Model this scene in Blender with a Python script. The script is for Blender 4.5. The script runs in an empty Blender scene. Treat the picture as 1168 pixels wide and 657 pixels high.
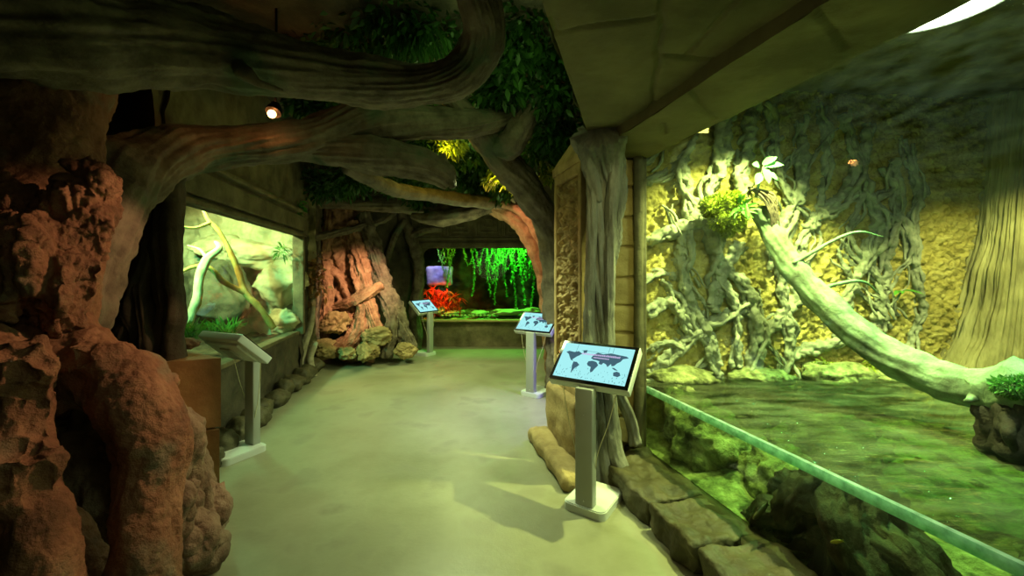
import bpy, bmesh, math, random
import numpy as np
from mathutils import Vector, Matrix
C = bpy.context.scene.collection
SC = bpy.context.scene
PI = math.pi
F, CX, CY, H = 470.0, 584.0, 312.0, 1.6          # focal length in pixels, horizon pixel, eye height

def P(px, py, d):
    return np.array([(px - CX) / F * d, d, H - (py - CY) / F * d])

# ------------------------------------------------------------------ noise
def _hash(ix, iy, iz):
    h = (ix.astype(np.int64) * 374761393 + iy.astype(np.int64) * 668265263 + iz.astype(np.int64) * 2147483647) & 0xffffffff
    h = ((h ^ (h >> 13)) * 1274126177) & 0xffffffff
    h = ((h ^ (h >> 16)) * 2246822519) & 0xffffffff
    return h ^ (h >> 15)
_G = np.random.default_rng(5).normal(size=(256, 3)); _G /= np.linalg.norm(_G, axis=1)[:, None]
def perlin(p):
    p = np.asarray(p, float); i = np.floor(p).astype(int); f = p - i
    u = f * f * f * (f * (f * 6 - 15) + 10); out = 0
    for a in (0, 1):
        for b in (0, 1):
            for c in (0, 1):
                g = _G[_hash(i[:, 0] + a, i[:, 1] + b, i[:, 2] + c) & 255]
                d = (g * (f - np.array([a, b, c]))).sum(1)
                w = (u[:, 0] if a else 1 - u[:, 0]) * (u[:, 1] if b else 1 - u[:, 1]) * (u[:, 2] if c else 1 - u[:, 2])
                out = out + w * d
    return out * 1.6
def fbm(p, octs=4, gain=.5):
    p = np.asarray(p, float); s = 0; a = 1.0
    for k in range(octs):
        s = s + a * perlin(p + 17.3 * k); p = p * 2.03; a *= gain
    return s
def ridged(p, octs=3):
    p = np.asarray(p, float); s = 0; a = 1.0
    for k in range(octs):
        s = s + a * (np.abs(perlin(p + 9.1 * k)) * 2 - .5); p = p * 2.1; a *= .5
    return s

# ------------------------------------------------------------------ mesh builder
class MB:
    def __init__(self): self.v = []; self.f = []; self.n = 0
    def add(self, v, f):
        v = np.asarray(v, float)
        self.f += [tuple(int(i) + self.n for i in q) for q in f]
        self.v.append(v); self.n += len(v)
    def verts(self): return np.concatenate(self.v) if self.v else np.zeros((0, 3))
    def box(self, c, dims, rot=None, bev=0.0, seg=3, bend=None):
        bm = bmesh.new(); bmesh.ops.create_cube(bm, size=1)
        bmesh.ops.scale(bm, vec=dims, verts=bm.verts)
        if bev > 0: bmesh.ops.bevel(bm, geom=bm.edges[:], offset=bev, segments=seg, affect='EDGES', profile=.5)
        bm.verts.index_update()
        v = np.array([q.co[:] for q in bm.verts]); f = [[q.index for q in g.verts] for g in bm.faces]; bm.free()
        if rot is not None: v = v @ np.array(rot).T
        self.add(v + np.asarray(c, float), f); return self
    def prism(self, poly, z0, z1):
        n = len(poly); v = [(x, y, z0) for x, y in poly] + [(x, y, z1) for x, y in poly]
        f = [[(i + 1) % n, i, i + n, (i + 1) % n + n][::-1] for i in range(n)] + [list(range(n))[::-1], list(range(n, 2 * n))]
        self.add(v, f); return self
    def poly(self, pts): self.add(pts, [list(range(len(pts)))]); return self
    def build(self, name, m, parent=None, loc=None, smooth=True, rotz=0.0):
        """verts are world coordinates unless they were built local (loc given with local=True)"""
        v = self.verts(); o0 = np.zeros(3)
        if parent is not None: o0 = parent['_o'] if '_o' in parent else np.zeros(3); o0 = np.array(list(o0))
        elif loc is not None: o0 = np.asarray(loc, float)
        me = bpy.data.meshes.new(name); me.from_pydata((v - o0).tolist(), [], self.f); me.update()
        if smooth: me.polygons.foreach_set('use_smooth', [True] * len(me.polygons))
        if m is not None: me.materials.append(m)
        o = bpy.data.objects.new(name, me); C.objects.link(o)
        if parent is not None: o.parent = parent; o['_o'] = list(o0)
        else: o.location = o0
        return o

def tag(o, label=None, cat=None, group=None, kind=None):
    if label: o['label'] = label
    if cat: o['category'] = cat
    if group: o['group'] = group
    if kind: o['kind'] = kind
    return o
def empty(name, loc, label, cat, group=None, rotz=0.0):
    o = bpy.data.objects.new(name, None); C.objects.link(o); o.location = loc; o.empty_display_size = .1
    o.rotation_euler = (0, 0, rotz); o['_o'] = [float(a) for a in loc]
    return tag(o, label, cat, group)
def local_empty(name, loc, label, cat, group=None, rotz=0.0):
    o = empty(name, loc, label, cat, group, rotz); o['_o'] = [0., 0., 0.]; return o

def spline(pts, rad, step):
    pts = np.asarray(pts, float); rad = np.asarray(rad, float); n = len(pts)
    Q = np.vstack([2 * pts[0] - pts[1], pts, 2 * pts[-1] - pts[-2]]); R = np.concatenate([[rad[0]], rad, [rad[-1]]])
    op, orr = [], []
    for i in range(n - 1):
        L = np.linalg.norm(pts[i + 1] - pts[i]); k = max(2, int(L / step))
        for t in np.linspace(0, 1, k, endpoint=False):
            p0, p1, p2, p3 = Q[i:i + 4]; r0, r1, r2, r3 = R[i:i + 4]
            c = lambda a, b, c_, d: .5 * (2 * b + (c_ - a) * t + (2 * a - 5 * b + 4 * c_ - d) * t * t + (3 * b - a - 3 * c_ + d) * t ** 3)
            op.append(c(p0, p1, p2, p3)); orr.append(max(.002, c(r0, r1, r2, r3)))
    op.append(pts[-1]); orr.append(rad[-1])
    return np.array(op), np.array(orr)

def tube(mb, pts, rad, n=28, step=.03, ridge=(0, 4, 1.5), lump=(0, 3), twist=0.0, lobes=(0, 3), seed=0, cap=True, flat=None, wob=0.0):
    p, r = spline(pts, rad, step)
    if wob: p = p + wob * np.stack([fbm(p * 3 + seed + 40 * k, 2) for k in range(3)], 1)
    T = np.gradient(p, axis=0); T /= np.linalg.norm(T, axis=1)[:, None]
    s = np.concatenate([[0], np.cumsum(np.linalg.norm(np.diff(p, axis=0), axis=1))])
    up = np.array([0, 0, 1.0]) if abs(T[0][2]) < .9 else np.array([0, 1.0, 0])
    N = [np.cross(T[0], up)]; N[0] /= np.linalg.norm(N[0])
    for i in range(1, len(p)):
        q = N[-1] - T[i] * np.dot(N[-1], T[i]); N.append(q / np.linalg.norm(q))
    N = np.array(N); B = np.cross(T, N)
    th = np.linspace(0, 2 * PI, n, endpoint=False); m = len(p)
    TH = np.tile(th, m); S = np.repeat(s, n); RR = np.repeat(r, n)
    base = np.repeat(p, n, 0)
    ta = TH + twist * S
    a, k, kl = ridge
    disp = np.ones(m * n)
    if a: disp += a * ridged(np.stack([np.cos(ta) * k / 3, np.sin(ta) * k / 3, S * kl + seed * 3.1], 1), 3)
    if lobes[0]: disp += lobes[0] * np.cos(lobes[1] * ta + seed + 1.5 * perlin(np.stack([S * .8 + seed, S * 0, S * 0], 1)))
    dirs = np.cos(TH)[:, None] * np.repeat(N, n, 0) + np.sin(TH)[:, None] * np.repeat(B, n, 0)
    if lump[0]: disp += lump[0] * fbm((base + dirs * RR[:, None]) * lump[1] + seed * 7.7, 4)
    v = base + dirs * (RR * np.maximum(disp, .15))[:, None]
    f = []
    for i in range(m - 1):
        for j in range(n):
            j2 = (j + 1) % n; f.append((i * n + j, i * n + j2, (i + 1) * n + j2, (i + 1) * n + j))
    if cap:
        v = np.vstack([v, p[0] - T[0] * r[0] * .3, p[-1] + T[-1] * r[-1] * .3]); a0, a1 = m * n, m * n + 1
        for j in range(n):
            j2 = (j + 1) % n; f.append((a0, j2, j)); f.append((a1, (m - 1) * n + j, (m - 1) * n + j2))
    mb.add(v, f); return mb

def tpx(mb, L, **k):                    # list of (px, py, depth, radius)
    return tube(mb, [P(a, b, d) for a, b, d, r in L], [q[3] for q in L], **k)

def rock(mb, c, dims, seed=0, rough=.18, sc=1.6, sub=4, rot=0.0, planes=5, fine=.03):
    bm = bmesh.new(); bmesh.ops.create_icosphere(bm, subdivisions=sub, radius=1)
    v = np.array([q.co[:] for q in bm.verts]); f = [[q.index for q in g.verts] for g in bm.faces]; bm.free()
    rg = np.random.default_rng(seed)
    for _ in range(planes):
        d = rg.normal(size=3); d /= np.linalg.norm(d); h = rg.uniform(.62, .85)
        x = v @ d; ov = np.maximum(x - h, 0); v = v - .85 * ov[:, None] * d
    nr = v / np.linalg.norm(v, axis=1)[:, None]
    v = v + nr * (rough * fbm(v * sc + seed * 3.3, 4) + fine * fbm(v * 7 + seed, 3))[:, None]
    v = v * np.array(dims) * .5
    c_, s_ = math.cos(rot), math.sin(rot)
    v = np.stack([v[:, 0] * c_ - v[:, 1] * s_, v[:, 0] * s_ + v[:, 1] * c_, v[:, 2]], 1)
    mb.add(v + np.asarray(c, float), f); return mb

def stone(mb, c, dims, rad=.04, rot=0.0, seed=0, rough=.02, sc=5, res=18, fn=None):
    """rounded, weathered block"""
    h = np.array(dims) / 2; V = []; Fc = []; n = res; off = 0
    g = np.linspace(-1, 1, n)
    U, W = np.meshgrid(g, g, indexing='ij'); U = U.ravel(); W = W.ravel(); O = np.ones_like(U)
    for ax in range(3):
        for sg in (-1, 1):
            q = [None] * 3; q[ax] = O * sg; q[(ax + 1) % 3] = U; q[(ax + 2) % 3] = W * sg
            V.append(np.stack(q, 1))
            for i in range(n - 1):
                for j in range(n - 1):
                    a = off + i * n + j; Fc.append((a, a + n, a + n + 1, a + 1))
            off += n * n
    v = np.vstack(V) * h
    inner = np.clip(v, -(h - rad), h - rad); d = v - inner; L = np.linalg.norm(d, axis=1); L[L == 0] = 1
    nr = d / L[:, None]; v = inner + nr * rad
    if fn is not None: v = fn(v)
    v = v + nr * (rough * fbm(v * sc + seed * 5.1, 4))[:, None]
    c_, s_ = math.cos(rot), math.sin(rot)
    v = np.stack([v[:, 0] * c_ - v[:, 1] * s_, v[:, 0] * s_ + v[:, 1] * c_, v[:, 2]], 1)
    # weld the seams of the six faces
    key = np.round(v * 2e4).astype(np.int64); _, idx, inv = np.unique(key, axis=0, return_index=True, return_inverse=True)
    inv = inv.ravel()
    mb.add(v[idx] + np.asarray(c, float), [q for q in ([int(inv[i]) for i in face] for face in Fc) if len(set(q)) == 4]); return mb

def sheet(mb, fn, nu, nv, disp=None, flip=False, back=0.0):
    """grid surface fn(u,v)->(N,3), displaced along its normal"""
    u = np.linspace(0, 1, nu); w = np.linspace(0, 1, nv); U, W = np.meshgrid(u, w, indexing='ij'); U = U.ravel(); W = W.ravel()
    p = fn(U, W); e = 1e-3
    nr = np.cross(fn(U + e, W) - p, fn(U, W + e) - p); nr /= np.linalg.norm(nr, axis=1)[:, None]
    if flip: nr = -nr
    if disp is not None: p = p + nr * disp(p, U, W)[:, None]
    f = []
    for i in range(nu - 1):
        for j in range(nv - 1):
            a = i * nv + j; q = (a, a + nv, a + nv + 1, a + 1); f.append(q[::-1] if flip else q)
    mb.add(p, f); return mb
def vwall(a, b, z0, z1):
    a = np.array(a, float); b = np.array(b, float)
    def fn(U, W): return np.stack([a[0] + (b[0] - a[0]) * U, a[1] + (b[1] - a[1]) * U, z0 + (z1 - z0) * W], 1)
    return fn

def remesh(mb, vox, disp=None, smooth_it=0):
    me = bpy.data.meshes.new('tmp'); me.from_pydata(mb.verts().tolist(), [], mb.f); me.update()
    o = bpy.data.objects.new('tmp', me); C.objects.link(o)
    m = o.modifiers.new('r', 'REMESH'); m.mode = 'VOXEL'; m.voxel_size = vox
    if smooth_it: s = o.modifiers.new('s', 'SMOOTH'); s.factor = .5; s.iterations = smooth_it
    dg = bpy.context.evaluated_depsgraph_get(); e = bpy.data.meshes.new_from_object(o.evaluated_get(dg))
    v = np.zeros(len(e.vertices) * 3); e.vertices.foreach_get('co', v); v = v.reshape(-1, 3)
    nr = np.zeros(len(e.vertices) * 3); e.vertex_normals.foreach_get('vector', nr); nr = nr.reshape(-1, 3)
    f = [tuple(q.vertices) for q in e.polygons]
    bpy.data.objects.remove(o); bpy.data.meshes.remove(me); bpy.data.meshes.remove(e)
    if disp is not None: v = v + nr * disp(v, nr)[:, None]
    out = MB(); out.add(v, f); return out

# ------------------------------------------------------------------ materials
def lin(h):
    h = h.lstrip('#'); c = [int(h[i:i + 2], 16) / 255 for i in (0, 2, 4)]
    return tuple((x / 12.92 if x <= .04045 else ((x + .055) / 1.055) ** 2.4) for x in c) + (1,)
class N:
    def __init__(self, name):
        self.m = bpy.data.materials.new(name); self.m.use_nodes = True; self.t = self.m.node_tree; self.t.nodes.clear()
        self.out = self.n('ShaderNodeOutputMaterial')
    def n(self, ty, **k):
        q = self.t.nodes.new(ty)
        for a, b in k.items():
            if a in q.inputs.keys() if isinstance(a, str) else False: q.inputs[a].default_value = b
            else: setattr(q, a, b)
        return q
    def l(self, a, b): self.t.links.new(a, b)
def organic(name, cols, scale=4, stretch=(1, 1, 1), rough=.8, bump=.4, bscale=18, fine=60, detail=6, spec=.3, cav=None, bdist=.02, patch=None, roughvar=0):
    g = N(name); co = g.n('ShaderNodeTexCoord'); mp = g.n('ShaderNodeMapping'); mp.inputs['Scale'].default_value = stretch
    g.l(co.outputs['Object'], mp.inputs['Vector'])
    n1 = g.n('ShaderNodeTexNoise'); n1.inputs['Scale'].default_value = scale; n1.inputs['Detail'].default_value = detail; n1.inputs['Roughness'].default_value = .62
    g.l(mp.outputs[0], n1.inputs['Vector'])
    r = g.n('ShaderNodeValToRGB'); el = r.color_ramp.elements
    ps = np.linspace(.3, .7, len(cols))
    while len(el) < len(cols): el.new(.5)
    for e, p, c in zip(el, ps, cols): e.position = float(p); e.color = lin(c)
    g.l(n1.outputs['Fac'], r.inputs['Fac']); col = r.outputs['Color']
    if patch:                                       # (colour, scale, threshold) stains with a shape of their own
        n3 = g.n('ShaderNodeTexNoise'); n3.inputs['Scale'].default_value = patch[1]; n3.inputs['Detail'].default_value = 7; g.l(co.outputs['Object'], n3.inputs['Vector'])
        mr = g.n('ShaderNodeMapRange'); mr.inputs['From Min'].default_value = patch[2]; mr.inputs['From Max'].default_value = patch[2] + .1; g.l(n3.outputs['Fac'], mr.inputs['Value'])
        mx = g.n('ShaderNodeMix', data_type='RGBA'); mx.inputs['B'].default_value = lin(patch[0]); mx.inputs[7].default_value = lin(patch[0])
        g.l(mr.outputs[0], mx.inputs[0]); g.l(col, mx.inputs[6]); col = mx.outputs[2]
    b = g.n('ShaderNodeBsdfPrincipled'); b.inputs['Roughness'].default_value = rough; b.inputs['Specular IOR Level'].default_value = spec
    g.l(col, b.inputs['Base Color'])
    n2 = g.n('ShaderNodeTexNoise'); n2.inputs['Scale'].default_value = bscale; n2.inputs['Detail'].default_value = 8; n2.inputs['Roughness'].default_value = .65; g.l(mp.outputs[0], n2.inputs['Vector'])
    bp = g.n('ShaderNodeBump'); bp.inputs['Strength'].default_value = bump; bp.inputs['Distance'].default_value = bdist
    if cav:
        vo = g.n('ShaderNodeTexVoronoi', feature='DISTANCE_TO_EDGE'); vo.inputs['Scale'].default_value = cav; g.l(mp.outputs[0], vo.inputs['Vector'])
        ma = g.n('ShaderNodeMath', operation='MULTIPLY_ADD'); g.l(vo.outputs['Distance'], ma.inputs[0]); ma.inputs[1].default_value = .8; g.l(n2.outputs['Fac'], ma.inputs[2]); g.l(ma.outputs[0], bp.inputs['Height'])
    else: g.l(n2.outputs['Fac'], bp.inputs['Height'])
    g.l(bp.outputs[0], b.inputs['Normal'])
    if roughvar:
        mr2 = g.n('ShaderNodeMapRange'); mr2.inputs['To Min'].default_value = rough - roughvar; mr2.inputs['To Max'].default_value = rough + roughvar
        g.l(n1.outputs['Fac'], mr2.inputs['Value']); g.l(mr2.outputs[0], b.inputs['Roughness'])
    g.l(b.outputs[0], g.out.inputs[0]); return g.m
def plain(name, col, rough=.5, metal=0, spec=.5, bump=0, sss=0):
    g = N(name); b = g.n('ShaderNodeBsdfPrincipled'); b.inputs['Base Color'].default_value = lin(col); b.inputs['Roughness'].default_value = rough
    b.inputs['Metallic'].default_value = metal; b.inputs['Specular IOR Level'].default_value = spec
    n1 = g.n('ShaderNodeTexNoise'); n1.inputs['Scale'].default_value = 30; n1.inputs['Detail'].default_value = 3
    mr = g.n('ShaderNodeMapRange'); mr.inputs['To Min'].default_value = max(0, rough - .06); mr.inputs['To Max'].default_value = rough + .06
    g.l(n1.outputs['Fac'], mr.inputs['Value']); g.l(mr.outputs[0], b.inputs['Roughness'])
    g.l(b.outputs[0], g.out.inputs[0]); return g.m
def glow(name, col, s):
    g = N(name); e = g.n('ShaderNodeEmission'); e.inputs[0].default_value = lin(col); e.inputs[1].default_value = s; g.l(e.outputs[0], g.out.inputs[0]); return g.m
def leafmat(name, c1, c2, rough=.45):
    g = N(name); oi = g.n('ShaderNodeNewGeometry'); r = g.n('ShaderNodeValToRGB'); r.color_ramp.elements[0].color = lin(c1); r.color_ramp.elements[1].color = lin(c2)
    g.l(oi.outputs['Random Per Island'], r.inputs[0])
    b = g.n('ShaderNodeBsdfPrincipled'); b.inputs['Roughness'].default_value = rough; g.l(r.outputs[0], b.inputs['Base Color'])
    t = g.n('ShaderNodeBsdfTranslucent'); g.l(r.outputs[0], t.inputs[0]); mx = g.n('ShaderNodeMixShader'); mx.inputs[0].default_value = .3
    g.l(b.outputs[0], mx.inputs[1]); g.l(t.outputs[0], mx.inputs[2]); g.l(mx.outputs[0], g.out.inputs[0]); return g.m
def clear(name, tint, ior=1.45, rough=.01, bump=0, bscale=6, stretch=(1, 1, 1), haze=0.0, hazecol='#ffffff', hscale=8, refl=.5, trans=0.0, hmin=.35):
    """clear pane or water: what passes straight through is tinted, the rest mirrors by Fresnel"""
    g = N(name); tr = g.n('ShaderNodeBsdfTransparent'); tr.inputs[0].default_value = lin(tint)
    gl = g.n('ShaderNodeBsdfGlossy'); gl.inputs['Roughness'].default_value = rough
    lw_ = g.n('ShaderNodeLayerWeight'); lw_.inputs[0].default_value = .5; pw = g.n('ShaderNodeMath', operation='POWER'); pw.inputs[1].default_value = 4.5; g.l(lw_.outputs['Facing'], pw.inputs[0])
    r0 = ((ior - 1) / (ior + 1)) ** 2; fr = g.n('ShaderNodeMath', operation='MULTIPLY_ADD'); fr.inputs[1].default_value = refl; fr.inputs[2].default_value = r0; g.l(pw.outputs[0], fr.inputs[0])
    co = g.n('ShaderNodeTexCoord'); mp = g.n('ShaderNodeMapping'); mp.inputs['Scale'].default_value = stretch; g.l(co.outputs['Object'], mp.inputs[0])
    if bump:
        nz = g.n('ShaderNodeTexNoise'); nz.inputs['Scale'].default_value = bscale; nz.inputs['Detail'].default_value = 4; g.l(mp.outputs[0], nz.inputs[0])
        bp = g.n('ShaderNodeBump'); bp.inputs['Strength'].default_value = bump; bp.inputs['Distance'].default_value = .05; g.l(nz.outputs[0], bp.inputs['Height'])
        g.l(bp.outputs[0], gl.inputs['Normal']); g.l(bp.outputs[0], lw_.inputs['Normal'])
    base = tr.outputs[0]
    if haze:
        df = g.n('ShaderNodeBsdfDiffuse'); df.inputs[0].default_value = lin(hazecol); nz = g.n('ShaderNodeTexNoise'); nz.inputs['Scale'].default_value = hscale; nz.inputs['Detail'].default_value = 7
        g.l(mp.outputs[0], nz.inputs[0]); mr = g.n('ShaderNodeMapRange'); mr.inputs['From Min'].default_value = hmin; mr.inputs['From Max'].default_value = .7; mr.inputs['To Max'].default_value = haze
        g.l(nz.outputs[0], mr.inputs[0]); 
        if trans:
            tl = g.n('ShaderNodeBsdfTranslucent'); tl.inputs[0].default_value = lin(hazecol); md = g.n('ShaderNodeMixShader'); md.inputs[0].default_value = trans; g.l(df.outputs[0], md.inputs[1]); g.l(tl.outputs[0], md.inputs[2]); df = md
        mh = g.n('ShaderNodeMixShader'); g.l(mr.outputs[0], mh.inputs[0]); g.l(base, mh.inputs[1]); g.l(df.outputs[0], mh.inputs[2]); base = mh.outputs[0]
    mx = g.n('ShaderNodeMixShader'); g.l(fr.outputs[0], mx.inputs[0]); g.l(base, mx.inputs[1]); g.l(gl.outputs[0], mx.inputs[2]); g.l(mx.outputs[0], g.out.inputs[0]); return g.m

M = {}
M['red_bark'] = organic('red_clay_bark', ['#523824', '#7a553c', '#906c50'], 5, rough=.72, bump=1, bscale=30, patch=('#6f6a54', 2.2, .57), spec=.35)
M['grey_clay'] = organic('grey_brown_clay_bark', ['#54402e', '#766450', '#8c7e68'], 4, rough=.72, bump=1, bscale=28, patch=('#8a4f38', 2.0, .58))
M['bark'] = organic('grey_brown_bark', ['#3f382c', '#6a5f4c', '#857a62'], 6, rough=.8, bump=.8, bscale=26, patch=('#55604a', 3, .58))
M['limb'] = organic('limb_bark', ['#4a4236', '#6d6352', '#857a66'], 5, rough=.78, bump=.7, bscale=24, patch=('#4f5a44', 2.5, .58))
M['strangler'] = organic('grey_trunk_bark', ['#4a4a40', '#77766a', '#98978a'], 6, (1, 1, .35), rough=.75, bump=.9, bscale=30)
M['root_pale'] = organic('pale_root_bark', ['#77705a', '#a89f84', '#c2b99c'], 6, rough=.75, bump=.7, bscale=28)
M['orange_lit_bark'] = organic('tan_bark_orange_lit', ['#6a4a34', '#9c7656', '#b48e6c'], 6, rough=.75, bump=.9, bscale=24, cav=14)  # orange light on the far trunks and roots is put into this tan bark
M['dark_wall'] = organic('dark_wet_wall', ['#2c281e', '#453f30', '#5a523f'], 3, rough=.75, bump=.7, bscale=14)
M['carved'] = organic('carved_lintel_stone', ['#4a4430', '#665e44', '#7a7152'], 4, rough=.8, bump=.5, bscale=24)
M['slab'] = organic('soffit_stone', ['#575034', '#6c6343', '#7c724e'], 2.2, rough=.8, bump=.35, bscale=14, patch=('#5e573a', 1.4, .57))
M['sand'] = organic('sandstone', ['#8a7a4c', '#a89760', '#b8a872'], 3, rough=.8, bump=.45, bscale=28)
M['stele'] = organic('carved_sandstone', ['#7a6642', '#9d865a', '#b49c6c'], 5, rough=.8, bump=.6, bscale=30)
M['block'] = organic('brown_plaster_stone', ['#6e5030', '#8a683f', '#9a784c'], 2.5, rough=.7, bump=.35, bscale=16)
M['kerb'] = organic('dark_kerb_stone', ['#36321f', '#4f4932', '#665f46'], 3.5, rough=.55, bump=.6, bscale=20, patch=('#3b3829', 2.5, .56))
M['rock'] = organic('pale_rock', ['#8c8560', '#b0a87e', '#c4bc94'], 3.5, rough=.7, bump=.6, bscale=16)
M['logrock'] = organic('ochre_rock', ['#6c5c38', '#927e52', '#ac9668'], 5, rough=.75, bump=.6, bscale=22)
M['floor'] = organic('polished_concrete', ['#7a785e', '#8c8a70', '#9c9a80'], 1.3, rough=.34, bump=.1, bscale=34, detail=10, spec=.5, patch=('#84816a', 2.6, .55), roughvar=.12)
M['plaster'] = organic('granular_ochre_plaster', ['#8f8440', '#b8ac5e', '#d0c67a'], 9, rough=.85, bump=1.0, bscale=30, bdist=.05)
M['aerial'] = organic('grey_aerial_root', ['#5e6450', '#8a9078', '#a3a88e'], 7, rough=.7, bump=.7, bscale=30)
M['swamp'] = organic('pale_fluted_bark', ['#5a5636', '#8e8a5c', '#aaa676'], 7, (1, 1, .18), rough=.75, bump=.9, bscale=24)
M['log'] = organic('weathered_log_green_lit', ['#46503a', '#6c8060', '#8aa680'], 7, rough=.65, bump=.6, bscale=26)  # green lamp tint on the log is put into its base colour
M['drift'] = organic('black_driftwood', ['#1c1810', '#352e1e', '#504730'], 6, rough=.6, bump=.8, bscale=22)
M['bed'] = organic('algae_bed', ['#4c5030', '#88905a', '#b4ba80'], 11, rough=.7, bump=1, bscale=26, bdist=.04, patch=('#3c4220', 7, .52))
M['tankdark'] = organic('dark_tank_wall', ['#3c3a28', '#55523a', '#68644a'], 4, rough=.8, bump=.7, bscale=16)
M['leaf'] = leafmat('canopy_leaf', '#1c3a12', '#3f6a26')
M['yleaf'] = leafmat('yellow_lit_canopy_leaf', '#6a7a1c', '#a8b83a')  # yellow light on these leaves is put into their colour
M['grass'] = leafmat('grass_blade', '#2c6a1c', '#66a83a')
M['vine'] = leafmat('hanging_vine_leaf', '#3a8a2c', '#7cc850')
M['orchid'] = leafmat('waxy_leaf', '#4a9a5c', '#7cc088', .3)
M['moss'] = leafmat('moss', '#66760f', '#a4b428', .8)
M['gmoss'] = leafmat('green_moss', '#346420', '#5a9238', .8)
M['redfern'] = leafmat('red_frond', '#a82c10', '#e86020', .6)
M['white'] = plain('white_powder_coat', '#c8ccc6', .38)
M['grey'] = plain('grey_powder_coat', '#9a9c94', .4)
M['black'] = plain('black_glass_bezel', '#060607', .15)
M['screw'] = plain('steel_screw', '#c0c0c0', .3, 1)
M['cable'] = plain('clear_cord', '#c8c09a', .4)
M['fish'] = plain('yellow_fish_scales', '#b8b040', .4)
M['dfish'] = plain('dark_fish_scales', '#4a4a24', .4)
M['display'] = glow('display_backlight', '#a8f2f4', 1.0)
M['map'] = glow('display_map_grey', '#4f7484', .75)
M['maplight'] = glow('display_map_light', '#7fc4cc', .8)
M['title'] = glow('display_title_lilac', '#d8c8f4', .9)
M['bulb'] = glow('warm_bulb', '#ffc070', 14)
M['lampglow'] = glow('white_lamp', '#f2ffe8', 14)
M['metal'] = plain('dark_lamp_metal', '#1a1a1a', .4, .6)
M['frame'] = plain('dark_bronze_frame', '#2a261a', .5)
M['seal'] = clear('waterline_film', '#9ad0bc', 1.3, .2, haze=.8, hazecol='#dcf4ea', hscale=20, trans=.6, hmin=.1)
M['glass'] = clear('tank_glass', '#f6faf4', 1.3, haze=.014, hazecol='#d8f0e0', hscale=9, stretch=(1, 1, 3), trans=.5, refl=.35)
M['glassfar'] = clear('window_glass', '#f2f8f0', 1.2)
M['water'] = clear('green_water', '#acc29c', 1.33, .04, bump=.9, bscale=6, stretch=(.8, 2.4, 1), haze=.5, hazecol='#62684c', hscale=3.2)
M['poolwater'] = clear('pool_water', '#9fd08a', 1.33, .05, bump=.3, bscale=9)
M['violet'] = organic('violet_reflection_block', ['#8a7ac8', '#b0a4e8', '#d0c8ff'], 6, rough=.6, bump=.5, bscale=14)  # for the block that stands in for a violet reflection

# ------------------------------------------------------------------ camera
cam = bpy.data.cameras.new('camera'); co = bpy.data.objects.new('camera', cam); C.objects.link(co); SC.camera = co
cam.sensor_fit = 'HORIZONTAL'; cam.sensor_width = 36; cam.lens = 36 * F / 1168; cam.shift_y = -(328.5 - CY) / 1168
co.location = (0, 0, H); co.rotation_euler = (PI / 2, 0, 0); cam.clip_start = .02
SC.view_settings.view_transform = 'Standard'; SC.view_settings.look = 'None'; SC.view_settings.gamma = 1; SC.view_settings.exposure = 0; SC.view_settings.use_curve_mapping = False
w = bpy.data.worlds.new('world'); SC.world = w; w.use_nodes = True; w.node_tree.nodes['Background'].inputs[0].default_value = (.6, .7, .5, 1); w.node_tree.nodes['Background'].inputs[1].default_value = .02

# ------------------------------------------------------------------ setting
def gx(y): return 1.09 + .253 * (3.4 - y)                    # right-hand glass plane
def lx(y): return -3.31 - .2 * (y - 6.65)                    # left-hand window wall
def struct(mb, name, m, **k): return tag(mb.build(name, m, **k), kind='structure')

mb = MB(); sheet(mb, lambda U, W: np.stack([-6 + 11 * U, -1.5 + 11 * W, 0 * U], 1), 60, 60, lambda p, u, w: .004 * fbm(p * 1.5, 3)); struct(mb, 'floor', M['floor'])
mb = MB(); sheet(mb, lambda U, W: np.stack([-6 + 8 * U, -1.5 + 12.5 * W, 3.75 + 0 * U], 1), 60, 80, lambda p, u, w: .12 * fbm(p * 1.2, 4), flip=True); struct(mb, 'ceiling', M['dark_wall'])
mb = MB(); sheet(mb, vwall((-6, -1.5), (6, -1.5), 0, 3.75), 30, 12); struct(mb, 'wall_back', M['dark_wall'])

# left wall: below, above and beyond the window, near section
def lw(y0, y1, z0, z1, off=0): return vwall((lx(y0) + off, y0), (lx(y1) + off, y1), z0, z1)
d_rough = lambda a, s: (lambda p, u, w: a * fbm(p * s, 4))
mb = MB()
sheet(mb, lw(2.95, 6.45, 0, .70), 90, 24, d_rough(.03, 4), flip=False)
sheet(mb, lambda U, W: np.stack([lx(2.95 + 3.5 * U) - .16 * W, 2.95 + 3.5 * U, .70 + .02 * W], 1), 60, 6, d_rough(.006, 6))
struct(mb, 'wall_left', M['dark_wall'])
mb = MB(); sheet(mb, lw(2.95, 7.6, 2.16, 3.75), 130, 50, lambda p, u, w: .02 * fbm(p * 3, 4) - .025 * (np.abs(p[:, 2] - 2.62) < .02) - .02 * (np.abs(p[:, 2] - 2.48) < .015), flip=False)
struct(mb, 'wall_left_upper', M['carved'])
mb = MB()
for z, h, t in ((2.19, .05, .07), (2.36, .22, .05), (2.54, .05, .08)):
    a = np.array([lx(4.6), 4.6, z]); th = math.atan2(1, -.2)
    stone(mb, a, (3.7, 2 * t, h), .015, th, int(z * 10), .006, 5, 26)
struct(mb, 'trim_1', M['carved'])
mb = MB(); sheet(mb, lw(6.22, 7.9, 0, 2.2), 40, 40, d_rough(.05, 3)); struct(mb, 'wall_left_far', M['dark_wall'])
mb = MB(); sheet(mb, vwall((-3.7, -1.5), (-3.5, 3.2), 0, 3.75), 60, 40, d_rough(.08, 1.5)); struct(mb, 'wall_left_near', M['dark_wall'])
mb = MB(); sheet(mb, vwall((-3.5, 3.25), (-2.54, 3.08), 0, 3.75), 30, 40, d_rough(.08, 2)); struct(mb, 'wall_left_return', M['dark_wall'])
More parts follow.
